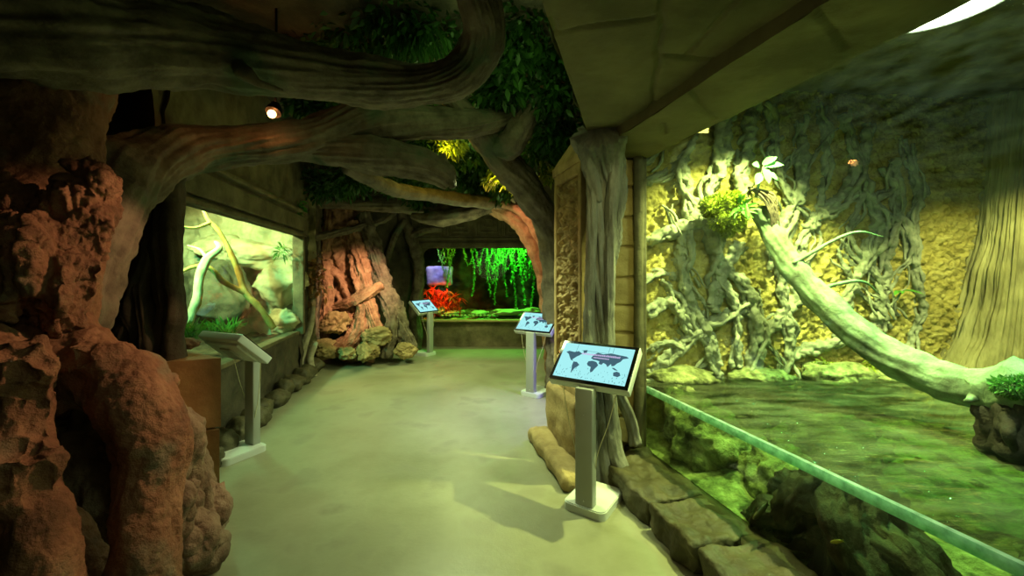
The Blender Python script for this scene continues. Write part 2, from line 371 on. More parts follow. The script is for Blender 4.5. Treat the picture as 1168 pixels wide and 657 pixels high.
mb = MB(); sheet(mb, vwall((-3.6, 7.6), (-2.2, 9.0), 0, 3.75), 40, 60, d_rough(.06, 2)); struct(mb, 'wall_corner', M['dark_wall'])

# far wall with the rounded opening
BY = 9.0; OX0, OX1, OZ0, OZ1 = -1.93, .75, .60, 2.15
mb = MB()
sheet(mb, vwall((-2.6, BY), (2.2, BY), 0, OZ0), 70, 14, d_rough(.03, 4))
sheet(mb, vwall((-2.6, BY), (2.2, BY), OZ1, 3.75), 70, 26, d_rough(.015, 4))
sheet(mb, vwall((-2.6, BY), (OX0, BY), OZ0, OZ1), 14, 24, d_rough(.0, 4))
sheet(mb, vwall((OX1, BY), (2.2, BY), OZ0, OZ1), 24, 24, d_rough(.0, 4))
for cx, sx in ((OX0, 1), (OX1, -1)):
    r = .17; pts = [(cx, BY - .001, OZ1 + .01)] + [(cx + sx * (r - r * math.cos(t)), BY - .001, OZ1 - r + r * math.sin(t)) for t in np.linspace(0, PI / 2, 9)]
    mb.poly(pts if sx > 0 else pts[::-1])
struct(mb, 'wall_far', M['carved'])
mb = MB()          # carved lintel: bands and stepped fret
mb.box((-.6, BY - .03, 2.22), (2.9, .08, .12), bev=.02); mb.box((-.6, BY - .02, 2.36), (2.9, .06, .06), bev=.015)
mb.box((-.6, BY - .02, 3.05), (2.9, .06, .06), bev=.015)
for k in range(5):
    cx = -1.75 + k * .62
    for a, b in ((.52, .56), (.36, .38), (.18, .18)):
        for sx, sz, dx, dz in ((a, .035, 0, b / 2), (a, .035, 0, -b / 2), (.035, b, a / 2, 0), (.035, b, -a / 2, 0)):
            mb.box((cx + dx, BY - .012, 2.7 + dz), (sx, .05, sz), bev=.01, seg=2)
struct(mb, 'trim_2', M['carved'])
mb = MB(); stone(mb, (-.6, BY - .06, .58), (2.75, .16, .05), .02, 0, 3, .006, 6, 22); struct(mb, 'trim_3', M['sand'])
mb = MB(); sheet(mb, vwall((1.25, 9.0), (1.25, 3.9), 0, 3.75), 80, 50, d_rough(.06, 2)); struct(mb, 'wall_right_far', M['dark_wall'])
mb = MB(); sheet(mb, vwall((1.2, 3.95), (.95, 3.95), 0, 3.75), 8, 50); struct(mb, 'wall_right_return', M['dark_wall'])

# pier of coursed blocks beside the big tank
mb = MB()
rg = random.Random(4); z = .17; k = 0
while z < 2.66:
    h = rg.uniform(.225, .26); stone(mb, (.84, 3.62, z + h / 2), (.42, .34, h - .012), .022, 0, k, .012, 5, 16); z += h; k += 1
mb.box((.84, 3.64, 1.36), (.40, .32, 2.6))
struct(mb, 'column_pier', M['sand'])
mb = MB()          # jamb between the pier and the glass
tube(mb, [(1.045, 3.40, .15), (1.05, 3.41, 1.4), (1.045, 3.40, 2.6)], [.04, .038, .045], n=18, ridge=(.12, 3, 1), seed=3)
mb.box((1.085, 3.44, 1.38), (.05, .1, 2.45), bev=.01)
struct(mb, 'trim_4', M['tankdark'])

# soffit slab and lintel over the glass
def crack_disp(lines, depth=.02, wd=.012):
    def f(p, u, w):
        d = np.full(len(p), 9.)
        for (a, b) in lines:
            a = np.array(a); b = np.array(b); ab = b - a; t = np.clip(((p[:, :2] - a) @ ab) / (ab @ ab), 0, 1)
            q = a + t[:, None] * ab; q = q + .012 * np.stack([fbm(p * 5, 2), fbm(p * 5 + 30, 2)], 1); d = np.minimum(d, np.linalg.norm(p[:, :2] - q, axis=1))
        return .012 * fbm(p * 2.2, 4) - depth * np.exp(-(d / wd) ** 2)
    return f
def atz(px, py, z): d = (z - H) * F / (CY - py); return (P(px, py, d)[0], d)
ZS, ZL = 2.63, 2.56
cr = lambda *q: [(atz(*q[i], ZS), atz(*q[i + 1], ZS)) for i in range(len(q) - 1)]
lines = cr((632, 38), (690, 28), (752, 16)) + cr((757, -40), (755, 20), (749, 70), (743, 133)) + cr((751, 63), (782, 66), (826, 72)) + cr((782, 66), (815, 30), (850, -10)) + cr((632, 38), (630, 20))
# slab outline: left edge line (.53,2.97)->( -.35,0), right edge = crease parallel to the glass
def slab_fn(U, W):
    y = 3.02 - 4.2 * W; xl = .54 - .302 * (2.97 - y); xr = gx(y) - .44
    return np.stack([xl + (xr - xl) * U, y, ZS + 0 * U], 1)
mb = MB(); sheet(mb, slab_fn, 150, 300, crack_disp(lines), flip=False)
def slab_edge(U, W):
    y = 3.02 - 4.2 * U; xl = .54 - .302 * (2.97 - y); return np.stack([xl, y, ZS + 1.2 * W], 1)
sheet(mb, slab_edge, 60, 20, d_rough(.03, 3)); sheet(mb, lambda U, W: np.stack([.54 + .9 * U, 3.02 + 0 * U, ZS + 1.2 * W], 1), 20, 20, flip=True)
struct(mb, 'beam_slab', M['slab'])
crl = lambda *q: [(atz(*q[i], ZL), atz(*q[i + 1], ZL)) for i in range(len(q) - 1)]
linesl = crl((790, 103), (798, 118), (815, 136)) + crl((755, 140), (760, 152)) + crl((930, 4), (945, 25), (965, 55))
def lint_fn(U, W):
    y = 3.5 - 4.6 * W; xr = gx(y) + .03; return np.stack([xr - .5 + .5 * U, y, ZL + 0 * U], 1)
mb = MB(); sheet(mb, lint_fn, 50, 260, crack_disp(linesl, .02, .01))
sheet(mb, lambda U, W: np.stack([gx(3.5 - 4.6 * U) - .47, 3.5 - 4.6 * U, ZL + .1 * W], 1), 60, 4, d_rough(.008, 6))
sheet(mb, lambda U, W: np.stack([gx(3.5 - 4.6 * U) + .03, 3.5 - 4.6 * U, ZL + .8 * W], 1), 60, 4, flip=True)
struct(mb, 'lintel', M['slab'])

# ------------------------------------------------------------------ ledge stones under the glass
ys = [(3.34, 2.64, 'at foot of the grey trunk'), (2.62, 2.22, 'beside the front screen stand'), (2.20, 1.70, 'third from the grey trunk'), (1.68, 1.1, 'at the photo lower edge')]
for k, (ya, yb, ex) in enumerate(ys):
    yc = (ya + yb) / 2; L = ya - yb; mb = MB(); ang = math.atan2(1, -.235)
    xc = gx(yc) - .225
    stone(mb, (xc, yc, .083), (L * 1.03, .43, .175), .03, ang, 20 + k, .034, 4.5, 50)
    o = mb.build('ledge_stone', M['kerb'], loc=(xc, yc, 0)); tag(o, 'worn dark ledge stone under the big tank, ' + ex, 'stone', 'ledge stones under the big tank')
mb = MB(); mb.prism([(gx(3.6) - .12, 3.6), (gx(-.6) - .12, -.6), (gx(-.6) + .06, -.6), (gx(3.6) + .06, 3.6)], .0, .15); struct(mb, 'baseboard_right', M['kerb'])

# ------------------------------------------------------------------ big tank on the right
WZ = .65
def wally(px):
    k = (px - CX) / F; return (3.74 - .088) / (1 - .08 * k)
mb = MB(); sheet(mb, lambda U, W: np.stack([1.05 + 5.5 * U, 3.74 + .08 * (5.5 * U - .05), 0 + 3.4 * W], 1), 470, 300,
    lambda p, u, w: .035 * fbm(p * 2, 3) + .035 * np.abs(fbm(p * 11, 3)) + .024 * fbm(p * 22, 2)); struct(mb, 'wall_tank', M['plaster'])
mb = MB(); sheet(mb, vwall((6.5, 4.4), (6.5, -.6), 0, 3.4), 60, 40, d_rough(.1, 2)); sheet(mb, vwall((6.5, -.6), (1.3, -.6), 0, 3.4), 60, 40, d_rough(.1, 2)); struct(mb, 'wall_tank_side', M['tankdark'])
mb = MB(); sheet(mb, lambda U, W: np.stack([.6 + 6 * U, -.7 + 5.2 * W, 3.3 + 0 * U], 1), 40, 40, flip=True); struct(mb, 'ceiling_tank', M['tankdark'])
mb = MB(); y0, y1 = 3.43, -.55
ang = math.atan2(-1, .253)
mb.prism([(gx(y0), y0), (gx(y1), y1), (gx(y1) + .02, y1), (gx(y0) + .02, y0)], .15, ZL + .02); tag(struct(mb, 'window_1', M['glass'], smooth=False))
mb = MB(); mb.prism([(gx(y0) + .024, y0), (gx(y1) + .024, y1), (gx(y1) + .05, y1), (gx(y0) + .05, y0)], WZ - .034, WZ + .014)
tag(mb.build('waterline_film', M['seal'], smooth=False, loc=(gx(1.5), 1.5, WZ)), 'pale cyan waterline band along inside of the big tank glass', 'waterline')
mb = MB(); sheet(mb, lambda U, W: np.stack([gx(3.8 - 4.3 * W) + .03 + (5.9 - gx(3.8 - 4.3 * W) - .03) * U, 3.8 - 4.3 * W, WZ + 0 * U], 1), 160, 160, lambda p, u, w: .008 * fbm(p * np.array([2.2, 4.5, 1]), 3), flip=True)
tag(mb.build('water_surface', M['water'], loc=(3, 2, WZ)), 'rippled murky green water surface of the big tank', 'water', kind='stuff')
def bed(p, u, w): return (.12 * np.abs(fbm(p * 1.3, 4)) + .03 * fbm(p * 5, 3)) * np.clip(u * 14, 0, 1)
mb = MB(); sheet(mb, lambda U, W: np.stack([gx(3.9 - 4.4 * W) + .022 + (5.9 - gx(3.9 - 4.4 * W)) * U, 3.9 - 4.4 * W, .15 + .09 * U], 1), 200, 160, bed, flip=True); sheet(mb, lambda U, W: np.stack([gx(3.9 - 4.4 * U) + .022, 3.9 - 4.4 * U, .155 * W], 1), 60, 3)
tag(mb.build('pond_bed', M['bed'], loc=(3, 2, .1)), 'algae covered rocky bed under water in the big tank', 'pond bed', kind='stuff')
subs = [((1.52, 3.15, .3), (.55, .5, .55), 'rounded algae green rock under water behind the glass corner'), ((1.75, 2.72, .26), (.5, .45, .45), 'green boulder under water left of the black driftwood'),
        ((1.42, 3.42, .42), (.4, .35, .5), 'steep mossy rock under water beside the jamb'), ((2.35, 3.1, .3), (.9, .5, .5), 'long green rock slab lying under the rippled water'),
        ((2.55, 1.75, .25), (.6, .5, .35), 'green rock under water right of the driftwood'), ((2.15, 1.25, .2), (.6, .45, .3), 'flat dark green rock under water at photo lower right corner')]
for k, (c, d, lb) in enumerate(subs):
    mb = MB(); rock(mb, c, d, 30 + k, .25, 1.6, 5, k, 4); tag(mb.build('underwater_rock', M['bed'], loc=(c[0], c[1], c[2] - d[2] / 2)), lb, 'rock', 'rocks under the tank water')
shore = [((1.55, 3.68, .66), (.7, .3, .2)), ((2.25, 3.72, .66), (.6, .3, .16)), ((2.95, 3.78, .68), (.8, .35, .22)), ((3.5, 3.8, .66), (.5, .3, .16))]
for k, (c, d) in enumerate(shore):
    mb = MB(); rock(mb, c, d, 50 + k, .2, 1.8, 4, 0, 4)
    tag(mb.build('shore_rock', M['bed'], loc=(c[0], c[1], c[2] - d[2] / 2)), ['mossy rock at waterline in the left corner of the big tank', 'mossy rock at waterline below the wall shadow of the plants', 'mossy rock at waterline below the middle of the log', 'mossy rock at waterline left of the pale fluted trunk'][k], 'rock', 'rocks along the far waterline')

# aerial roots moulded on the tank wall
R = [[(735, 207), (758, 200), (777, 186), (790, 160), (800, 120)], [(777, 186), (782, 215), (786, 240), (780, 285), (777, 322), (786, 345), (799, 370), (812, 397), (816, 432)],
     [(738, 275), (773, 260), (799, 243), (808, 216), (826, 168), (832, 120)], [(742, 428), (773, 397), (808, 368), (843, 356), (862, 340)], [(738, 357), (764, 347), (784, 362), (799, 372)],
     [(806, 245), (812, 275), (818, 318), (813, 355)], [(758, 322), (772, 344), (782, 366), (788, 392)], [(842, 278), (826, 306), (816, 330), (806, 350)], [(914, 140), (916, 176), (912, 216), (896, 250), (880, 290)],
     [(934, 236), (914, 273), (906, 340), (880, 370), (866, 400), (856, 430)], [(965, 130), (975, 180), (962, 222), (936, 247), (922, 262)], [(890, 300), (896, 344), (902, 397), (896, 428)],
     [(1000, 372), (958, 388), (927, 397), (904, 408)], [(860, 110), (852, 160), (846, 210), (846, 250)], [(990, 140), (988, 200), (1000, 250), (985, 300), (965, 345), (955, 388)], [(735, 320), (752, 312), (778, 318)],
     [(757, 150), (745, 180), (736, 190)], [(880, 120), (884, 170), (893, 215), (905, 240)], [(935, 120), (942, 170), (934, 236)], [(1020, 180), (1024, 240), (1012, 300), (1000, 350), (1005, 420)],
     [(826, 304), (850, 330), (862, 380), (852, 432)], [(735, 402), (758, 392), (775, 398)], [(1040, 170), (1046, 230), (1040, 290), (1050, 350), (1035, 415)], [(830, 250), (815, 300), (835, 345), (845, 420)]]
rw = [.035, .05, .05, .05, .045, .05, .04, .045, .045, .045, .045, .035, .045, .05, .04, .035, .03, .035, .035, .035, .04, .03, .035, .035]
jr = random.Random(77)
for k in range(14):                                    # thinner cross roots
    x = jr.uniform(740, 1050); y = jr.uniform(150, 330); L = [(x, y)]
    for q in range(jr.randint(3, 5)): x += jr.uniform(-26, 26); y += jr.uniform(18, 40); L.append((max(740, x), min(430, y)))
    R.append(L); rw.append(jr.uniform(.014, .026))
root_mass = empty('aerial_roots', (2.4, 3.7, .7), 'grey tangled aerial roots climbing the ochre wall inside the big tank', 'roots')
for k, (L, r) in enumerate(zip(R, rw)):
    mb = MB(); q = [P(a, b, wally(a) - .02 - .015 * (k % 3)) for a, b in L]; rr = [r * (1.0 + .45 * random.Random(k * 9 + i).random()) for i in range(len(q))]
    tube(mb, q, [a * .8 for a in rr], n=24, step=.012, ridge=(.35, 4, 7), lump=(.75, 13), twist=6, seed=k, wob=.03)
    for e in range(2):
        tube(mb, [p + np.array([.045 * math.sin(i * 2.1 + k + 2 * e), -.01, .015 * (-1) ** e]) for i, p in enumerate(q)], [a * (.5 - .15 * e) for a in rr], n=14, step=.012, ridge=(.3, 3, 7), lump=(.7, 14), twist=5, seed=k + 50 + 30 * e, wob=.06 + .03 * e)
    mb.build('root', M['aerial'], root_mass)

# pale fluted trunk at the far right of the tank
mb = MB(); cx, cy = 5.03, 3.92
tube(mb, [(cx + .03, cy + .02, .3), (cx, cy, .6), (cx, cy, .9), (cx, cy, 1.3), (cx + .02, cy, 1.9), (cx + .05, cy, 2.6), (cx + .1, cy, 3.28)], [1.2, 1.0, .85, .68, .56, .5, .48], n=520, step=.03, ridge=(.075, 66, .3), lobes=(.02, 9), lump=(.05, 2), seed=2)
tag(mb.build('fluted_trunk', M['swamp'], loc=(cx, cy, .3)), 'huge pale fluted tree trunk with flared base at right end of the tank', 'tree trunk')

# log leaning across the water
lg = empty('leaning_log', P(1130, 470, 2.3), 'weathered log with green light put into its colour, sloping across the big tank to the right', 'log')
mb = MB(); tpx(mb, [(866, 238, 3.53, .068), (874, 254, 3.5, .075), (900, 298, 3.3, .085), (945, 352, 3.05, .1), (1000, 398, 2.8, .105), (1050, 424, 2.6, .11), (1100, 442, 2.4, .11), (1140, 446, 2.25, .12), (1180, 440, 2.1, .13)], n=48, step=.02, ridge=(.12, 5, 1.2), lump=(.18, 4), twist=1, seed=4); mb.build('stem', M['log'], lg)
mb = MB()
tpx(mb, [(1150, 452, 2.2, .10), (1160, 480, 2.15, .16), (1172, 505, 2.12, .15), (1185, 530, 2.1, .10)], n=40, step=.02, ridge=(.3, 5, 3), lump=(.5, 6), seed=9)
for k in range(7): tube(mb, [P(1158 + 5 * k, 465, 2.18), P(1150 + 7 * k, 490 + 4 * k, 2.05 + .04 * k), P(1158 + 8 * k, 515 + (k % 3) * 6, 2.05 + .03 * k)], [.04, .035, .012], n=12, step=.02, lump=(.5, 8), seed=k)
mb.build('root_ball', organic('black_root_clump', ['#14120c', '#241f14', '#332c1e'], 6, rough=.7, bump=.9, bscale=22), lg)
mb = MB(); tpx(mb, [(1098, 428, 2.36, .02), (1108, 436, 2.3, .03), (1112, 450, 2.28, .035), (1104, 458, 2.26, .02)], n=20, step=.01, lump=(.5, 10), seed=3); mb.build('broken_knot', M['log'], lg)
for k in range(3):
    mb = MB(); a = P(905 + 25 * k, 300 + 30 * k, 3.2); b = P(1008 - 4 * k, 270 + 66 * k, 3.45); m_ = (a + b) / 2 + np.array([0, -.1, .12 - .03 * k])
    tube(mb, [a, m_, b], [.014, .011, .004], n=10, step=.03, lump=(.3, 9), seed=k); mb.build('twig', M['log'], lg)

# plant helpers
def leaf(mb, base, d, up, L, W, bend=.3, seg=4):
    d = np.array(d, float); d /= np.linalg.norm(d); s = np.cross(d, up); ns = np.linalg.norm(s); s = s / ns if ns > 1e-6 else np.array([1., 0, 0]); nn = np.cross(s, d)
    v = []; f = []
    for i in range(seg + 1):
        t = i / seg; wd = W * math.sin(PI * min(1, .08 + t * .92)) ** .8 if t < 1 else .0
        p = np.asarray(base) + d * L * t - np.array([0, 0, 1.]) * bend * L * t * t
        v += [p - s * wd / 2 + nn * wd * .15, p, p + s * wd / 2 + nn * wd * .15]
    for i in range(seg):
        for j in range(2): a = i * 3 + j; f.append((a, a + 1, a + 4, a + 3))
    mb.add(v, f)
def leaf_cloud(mb, c, rad, n, L, W, rg, bend=.3, shell=.5):
    c = np.array(c); rad = np.array(rad)
    for _ in range(n):
        d = rg.normal(size=3); d /= np.linalg.norm(d); p = c + d * rad * rg.uniform(shell, 1)
        q = d + rg.normal(size=3) * .7; l = L * rg.uniform(.6, 1.3)
        leaf(mb, p, q, rg.normal(size=3), l, W * l / L, bend, 2)

rg = np.random.default_rng(8)
mb = MB(); 
for c, r in (((812, 236), .09), ((826, 232), .1), ((836, 252), .1), ((822, 250), .09), ((838, 228), .07), ((830, 262), .05)):
    q = P(c[0], c[1], 3.5); leaf_cloud(mb, q, (r, r, r), 700, .03, .012, rg, .1, .8); rock(mb, q, (r * 1.8,) * 3, 3, .2, 2, 3)
tag(mb.build('moss_cushion', M['moss'], loc=P(826, 265, 3.5)), 'bright yellow green moss cushion hanging on the tank wall roots', 'moss', kind='stuff')
orch = empty('orchid_plant', P(872, 205, 3.45), 'waxy broad leaved green plant perched above the log top', 'plant')
for k, (a, b, L, W, dx, dz) in enumerate([(868, 198, .12, .07, -.6, -.6), (872, 192, .12, .07, .1, -1), (872, 190, .14, .06, .9, .25), (870, 188, .13, .06, .6, .6), (866, 190, .1, .06, -.8, .3), (874, 196, .1, .05, .6, -.5)]):
    mb = MB(); leaf(mb, P(a, b, 3.42), (dx, -.4, dz), (0, -1, .4), L, W, .25, 6); mb.build('leaf', M['orchid'], orch)
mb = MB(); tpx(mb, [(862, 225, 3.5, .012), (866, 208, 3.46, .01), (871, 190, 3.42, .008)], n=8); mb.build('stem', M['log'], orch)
fern = empty('tank_fern', P(846, 250, 3.42), 'small narrow leaved green fern between moss cushion and log', 'plant')
for k in range(16):
    mb = MB(); a = k * .41; leaf(mb, P(846 + 5 * math.sin(k * 3), 236 + 4 * math.cos(k * 2), 3.42), (math.cos(a * 2.4), -.5, math.sin(a * 2.4)), (0, -1, .3), .12, .025, .3, 4); mb.build('frond', M['grass'], fern)
vn = empty('root_bundle', P(880, 262, 3.4), 'loop of brown aerial rootlets wrapped around the top of the log', 'roots')
for k in range(14):
    mb = MB(); j = random.Random(k); tpx(mb, [(852 + 6 * j.random(), 214, 3.5, .008), (868 + 16 * j.random(), 222 + 8 * j.random(), 3.4, .008), (878 + 10 * j.random(), 245, 3.38, .007), (880 + 14 * j.random(), 262 + 14 * j.random(), 3.4, .004)], n=7, step=.02); mb.build('rootlet', M['bark'], vn)
sp = empty('wall_sprig', P(1030, 335, 3.85), 'small bright green sprig on dark wall right of the log', 'plant')
for k in range(5):
    mb = MB(); leaf(mb, P(1026 + 2 * k, 332, 3.86), (-1 + .5 * k, -.6, .2 - .1 * abs(k - 2)), (0, -.3, 1), .13, .04, .3, 4); mb.build('leaf', M['grass'], sp)
mb = MB(); leaf_cloud(mb, P(1160, 442, 2.1), (.1, .09, .05), 1800, .022, .009, rg, .1, .6); leaf_cloud(mb, P(1180, 440, 2.08), (.1, .09, .06), 1400, .022, .009, rg, .1, .6)
tag(mb.build('log_moss', M['gmoss'], loc=P(1160, 445, 2.1)), 'bright green moss tuft growing on the right end of the log', 'moss', kind='stuff')
for k, (x, y) in enumerate([(938, 425), (1002, 418)]):
    mb = MB(); q = P(x, y, wally(x) - .12); leaf_cloud(mb, q, (.13, .05, .12), 500, .05, .012, rg, .4, .3)
    tag(mb.build('algae_tuft', M['moss'], loc=q), ['drooping algae tuft at waterline left of the log shadow', 'drooping algae tuft at waterline under the middle of the log'][k], 'algae', kind='stuff')

# driftwood under water
dw = empty('driftwood_stump', (1.68, 2.12, .16), 'black rooted driftwood stump standing under water against the tank glass', 'driftwood')
mb = MB(); tube(mb, [(1.70, 2.10, .10), (1.69, 2.12, .30), (1.67, 2.15, .45), (1.66, 2.17, .56)], [.24, .17, .145, .11], n=70, step=.012, ridge=(.45, 7, 2), lump=(.3, 4), seed=3); mb.build('stump', M['drift'], dw)
for k, (a, L, h) in enumerate([(-1.9, .4, .34), (-1.4, .5, .40), (-.9, .42, .42), (2.4, .45, .30), (1.7, .5, .42), (.3, .5, .45), (-2.4, .3, .5), (2.9, .4, .5)]):
    mb = MB(); d = np.array([math.cos(a), math.sin(a), 0]); c = np.array([1.69, 2.12, 0])
    pts = [c + d * .08 + (0, 0, h), c + d * (.1 + L * .45) + (0, 0, h * .8), c + d * (.1 + L * .75) + (0, 0, h * .5), c + d * (L + .1) + (0, 0, .13)]
    for p in pts: p[0] = max(p[0], gx(p[1]) + .09)
    tube(mb, pts, [.10, .075, .05, .035], n=30, step=.015, ridge=(.45, 6, 2), lump=(.4, 7), seed=k, twist=2.5); mb.build('root', M['drift'], dw)
def fish(c, L, ang, pitch, m, label):
    root = local_empty('fish', c, label, 'fish', 'fish in the big tank'); root.rotation_euler = (0, pitch, ang)
    mb = MB(); mb2 = MB(); n = 16; xs = np.linspace(-.5, .42, 15); v = []; f = []
    for x in xs:
        r = .15 * math.sqrt(max(0.003, 1 - ((x + .08) / .5) ** 2)) + .02
        for j in range(n): t = 2 * PI * j / n; v.append((x * L, .45 * r * L * math.cos(t), r * L * math.sin(t)))
    for i in range(14):
        for j in range(n): f.append((i * n + j, i * n + (j + 1) % n, (i + 1) * n + (j + 1) % n, (i + 1) * n + j))
    f.append(tuple(range(n))); f.append(tuple(range(14 * n, 15 * n))[::-1]); mb.add(v, f); mb.build('body', m, root)
    for nm, pl in (('tail_fin', [(-.42, .02), (-.68, .14), (-.6, 0), (-.68, -.14), (-.42, -.02)]), ('dorsal_fin', [(.15, .13), (0, .24), (-.25, .17), (-.3, .08)]), ('belly_fin', [(.1, -.13), (-.05, -.22), (-.15, -.13)])):
        mb = MB(); k = len(pl); vv = [(a * L, .006 * L, b * L) for a, b in pl] + [(a * L, -.006 * L, b * L) for a, b in pl]
        mb.add(vv, [list(range(k)), list(range(k, 2 * k))[::-1]] + [[i, (i + 1) % k, (i + 1) % k + k, i + k] for i in range(k)]); mb.build(nm, m, root, smooth=False)
fish(P(992, 598, 1.95), .12, 2.7, -.35, M['fish'], 'yellow green fish swimming right of the driftwood below the waterline')
fish(P(866, 585, 2.2), .12, 3.5, .5, M['dfish'], 'small dark fish near the tank floor left of the driftwood')
fish(P(953, 618, 1.86), .05, 2.7, .4, M['fish'], 'tiny yellow fish in front of the driftwood roots')
fish(P(1046, 528, 2.25), .14, 2.6, .1, M['fish'], 'pale yellow fish just under the rippled water surface')

# lamp in the tank
lp = empty('tank_lamp', (1.90, 1.80, 2.78), 'bright round white lamp at top right inside the big tank', 'lamp')
mb = MB(); tube(mb, [(1.9, 1.8, 2.96), (1.9, 1.8, 2.86), (1.9, 1.8, 2.79)], [.07, .17, .24], n=48, step=.02, cap=False); tube(mb, [(1.9, 1.8, 3.3), (1.9, 1.8, 2.95)], [.015, .015], n=10); mb.build('shade', M['metal'], lp)
mb = MB(); tube(mb, [(1.9, 1.8, 2.80), (1.9, 1.8, 2.785)], [.205, .205], n=48, step=.01); mb.build('bulb', M['lampglow'], lp)
mb = MB(); tube(mb, [(1.9 + .225 * math.cos(t), 1.8 + .225 * math.sin(t), 2.785) for t in np.linspace(0, 2 * PI, 41)], [.008] * 41, n=8, cap=False); mb.build('rim', M['white'], lp)

# ------------------------------------------------------------------ carved stele and the grey trunk in front of it
st = empty('carved_stele', (.56, 3.72, 0), 'tall carved sandstone slab with pointed top beside the grey trunk', 'carved stone')
A = np.array([.615, 3.42]); Bq = np.array([.455, 4.02]); dv = (Bq - A) / np.linalg.norm(Bq - A); nl = np.array([-dv[1], dv[0]]); 
if nl[0] > 0: nl = -nl
th = math.atan2(dv[1], dv[0]); Lw = np.linalg.norm(Bq - A); mid = (A + Bq) / 2
def onst(u, off, z): q = A + dv * u * Lw + nl * off; return np.array([q[0], q[1], z])
mb = MB(); stone(mb, np.array([*(mid - nl * .10), 1.55]), (Lw, .2, 2.0), .02, th, 3, .006, 5, 24)
mb.build('slab', M['stele'], st)
mb = MB()
for u0, u1, z0, z1 in ((0, .1, .55, 2.52), (.9, 1, .55, 2.52), (0, 1, .5, .62), (0, 1, 2.44, 2.54)):
    c = onst((u0 + u1) / 2, .02, (z0 + z1) / 2); stone(mb, c, ((u1 - u0) * Lw, .06, z1 - z0), .015, th, int(u0 * 7 + z0), .004, 8, 14)
mb.build('frame', M['stele'], st)
mb = MB()
def relief(p, U, W):
    a = p @ np.array([dv[0], dv[1], 0]); q = np.stack([a * 14, p[:, 2] * 14, 0 * a + 5], 1)
    cell = np.abs(np.sin(p[:, 2] * 26)) * .6 + .4; n1 = fbm(q, 3); n2 = np.abs(perlin(q * 1.7 + 30))
    return .035 * cell * np.clip(n1 * 2.2, -.5, 1) + .02 * n2
sheet(mb, lambda U, W: np.stack([A[0] + dv[0] * Lw * (.08 + .84 * U) + nl[0] * .012, A[1] + dv[1] * Lw * (.08 + .84 * U) + nl[1] * .012, .58 + 1.9 * W], 1), 90, 300, lambda p, u, w: -relief(p, u, w) if False else relief(p, u, w), flip=True)
mb.build('relief_panel', M['stele'], st)
mb = MB(); n4 = [onst(-.02, .06, 2.53), onst(1.02, .06, 2.53), onst(1.02, -.24, 2.53), onst(-.02, -.24, 2.53)]; n5 = [q + (0, 0, .07) for q in n4]; ap = [onst(.35, -.06, 2.84), onst(.65, -.06, 2.84)]
mb.add(n4 + n5 + ap, [(3, 2, 1, 0), (0, 1, 5, 4), (1, 2, 6, 5), (2, 3, 7, 6), (3, 0, 4, 7), (4, 5, 9, 8), (5, 6, 9), (6, 7, 8, 9), (7, 4, 8)]); mb.build('cap', M['stele'], st, smooth=False)
mb = MB(); stone(mb, np.array([*(mid - nl * .06), .27]), (Lw + .1, .36, .56), .05, th, 9, .02, 4, 26); mb.build('plinth', M['stele'], st)
mb = MB(); c = np.array([.36, 3.5]); stone(mb, (c[0], c[1], .06), (1.0, .2, .13), .045, math.atan2(.94, -.22), 12, .025, 4, 28)
tag(mb.build('foot_stone', M['stele'], loc=(c[0], c[1], 0)), 'low tan kerb stone on the floor at foot of the carved slab', 'stone')
gt = empty('grey_trunk', (.70, 3.22, 0), 'slender grey twisted trunk rising to the stone soffit beside the tank', 'tree trunk')
mb = MB()
tpx(mb, [(686, 553, 3.24, .175), (684, 530, 3.25, .145), (683, 470, 3.25, .12), (682, 400, 3.25, .11), (683, 330, 3.25, .108), (688, 260, 3.25, .115), (690, 210, 3.25, .12), (686, 178, 3.12, .14), (684, 152, 2.96, .165)], n=120, step=.015, ridge=(.30, 7, .9), lobes=(.1, 3), lump=(.12, 4), twist=.9, seed=11)
mb.build('trunk', M['strangler'], gt)
for k, (L) in enumerate([[(674, 185, 3.1, .05), (676, 230, 3.13, .045), (674, 300, 3.14, .04), (672, 380, 3.15, .045), (672, 470, 3.15, .05), (668, 560, 3.1, .06)], [(704, 158, 2.96, .06), (702, 190, 3.1, .05), (697, 250, 3.13, .045), (695, 330, 3.14, .045), (694, 420, 3.14, .05), (700, 505, 3.14, .06), (712, 540, 3.1, .06)], [(672, 158, 2.95, .055), (674, 190, 3.08, .05), (682, 230, 3.12, .04)]]):
    mb = MB(); tpx(mb, L, n=36, step=.02, ridge=(.25, 4, 1), lump=(.2, 6), twist=1, seed=20 + k); mb.build('strand', M['strangler'], gt)
mb = MB(); tpx(mb, [(690, 420, 3.2, .06), (706, 450, 3.22, .05), (718, 478, 3.25, .045), (724, 505, 3.28, .05)], n=30, step=.02, ridge=(.2, 4, 1), lump=(.2, 6), seed=5); mb.build('root', M['strangler'], gt)

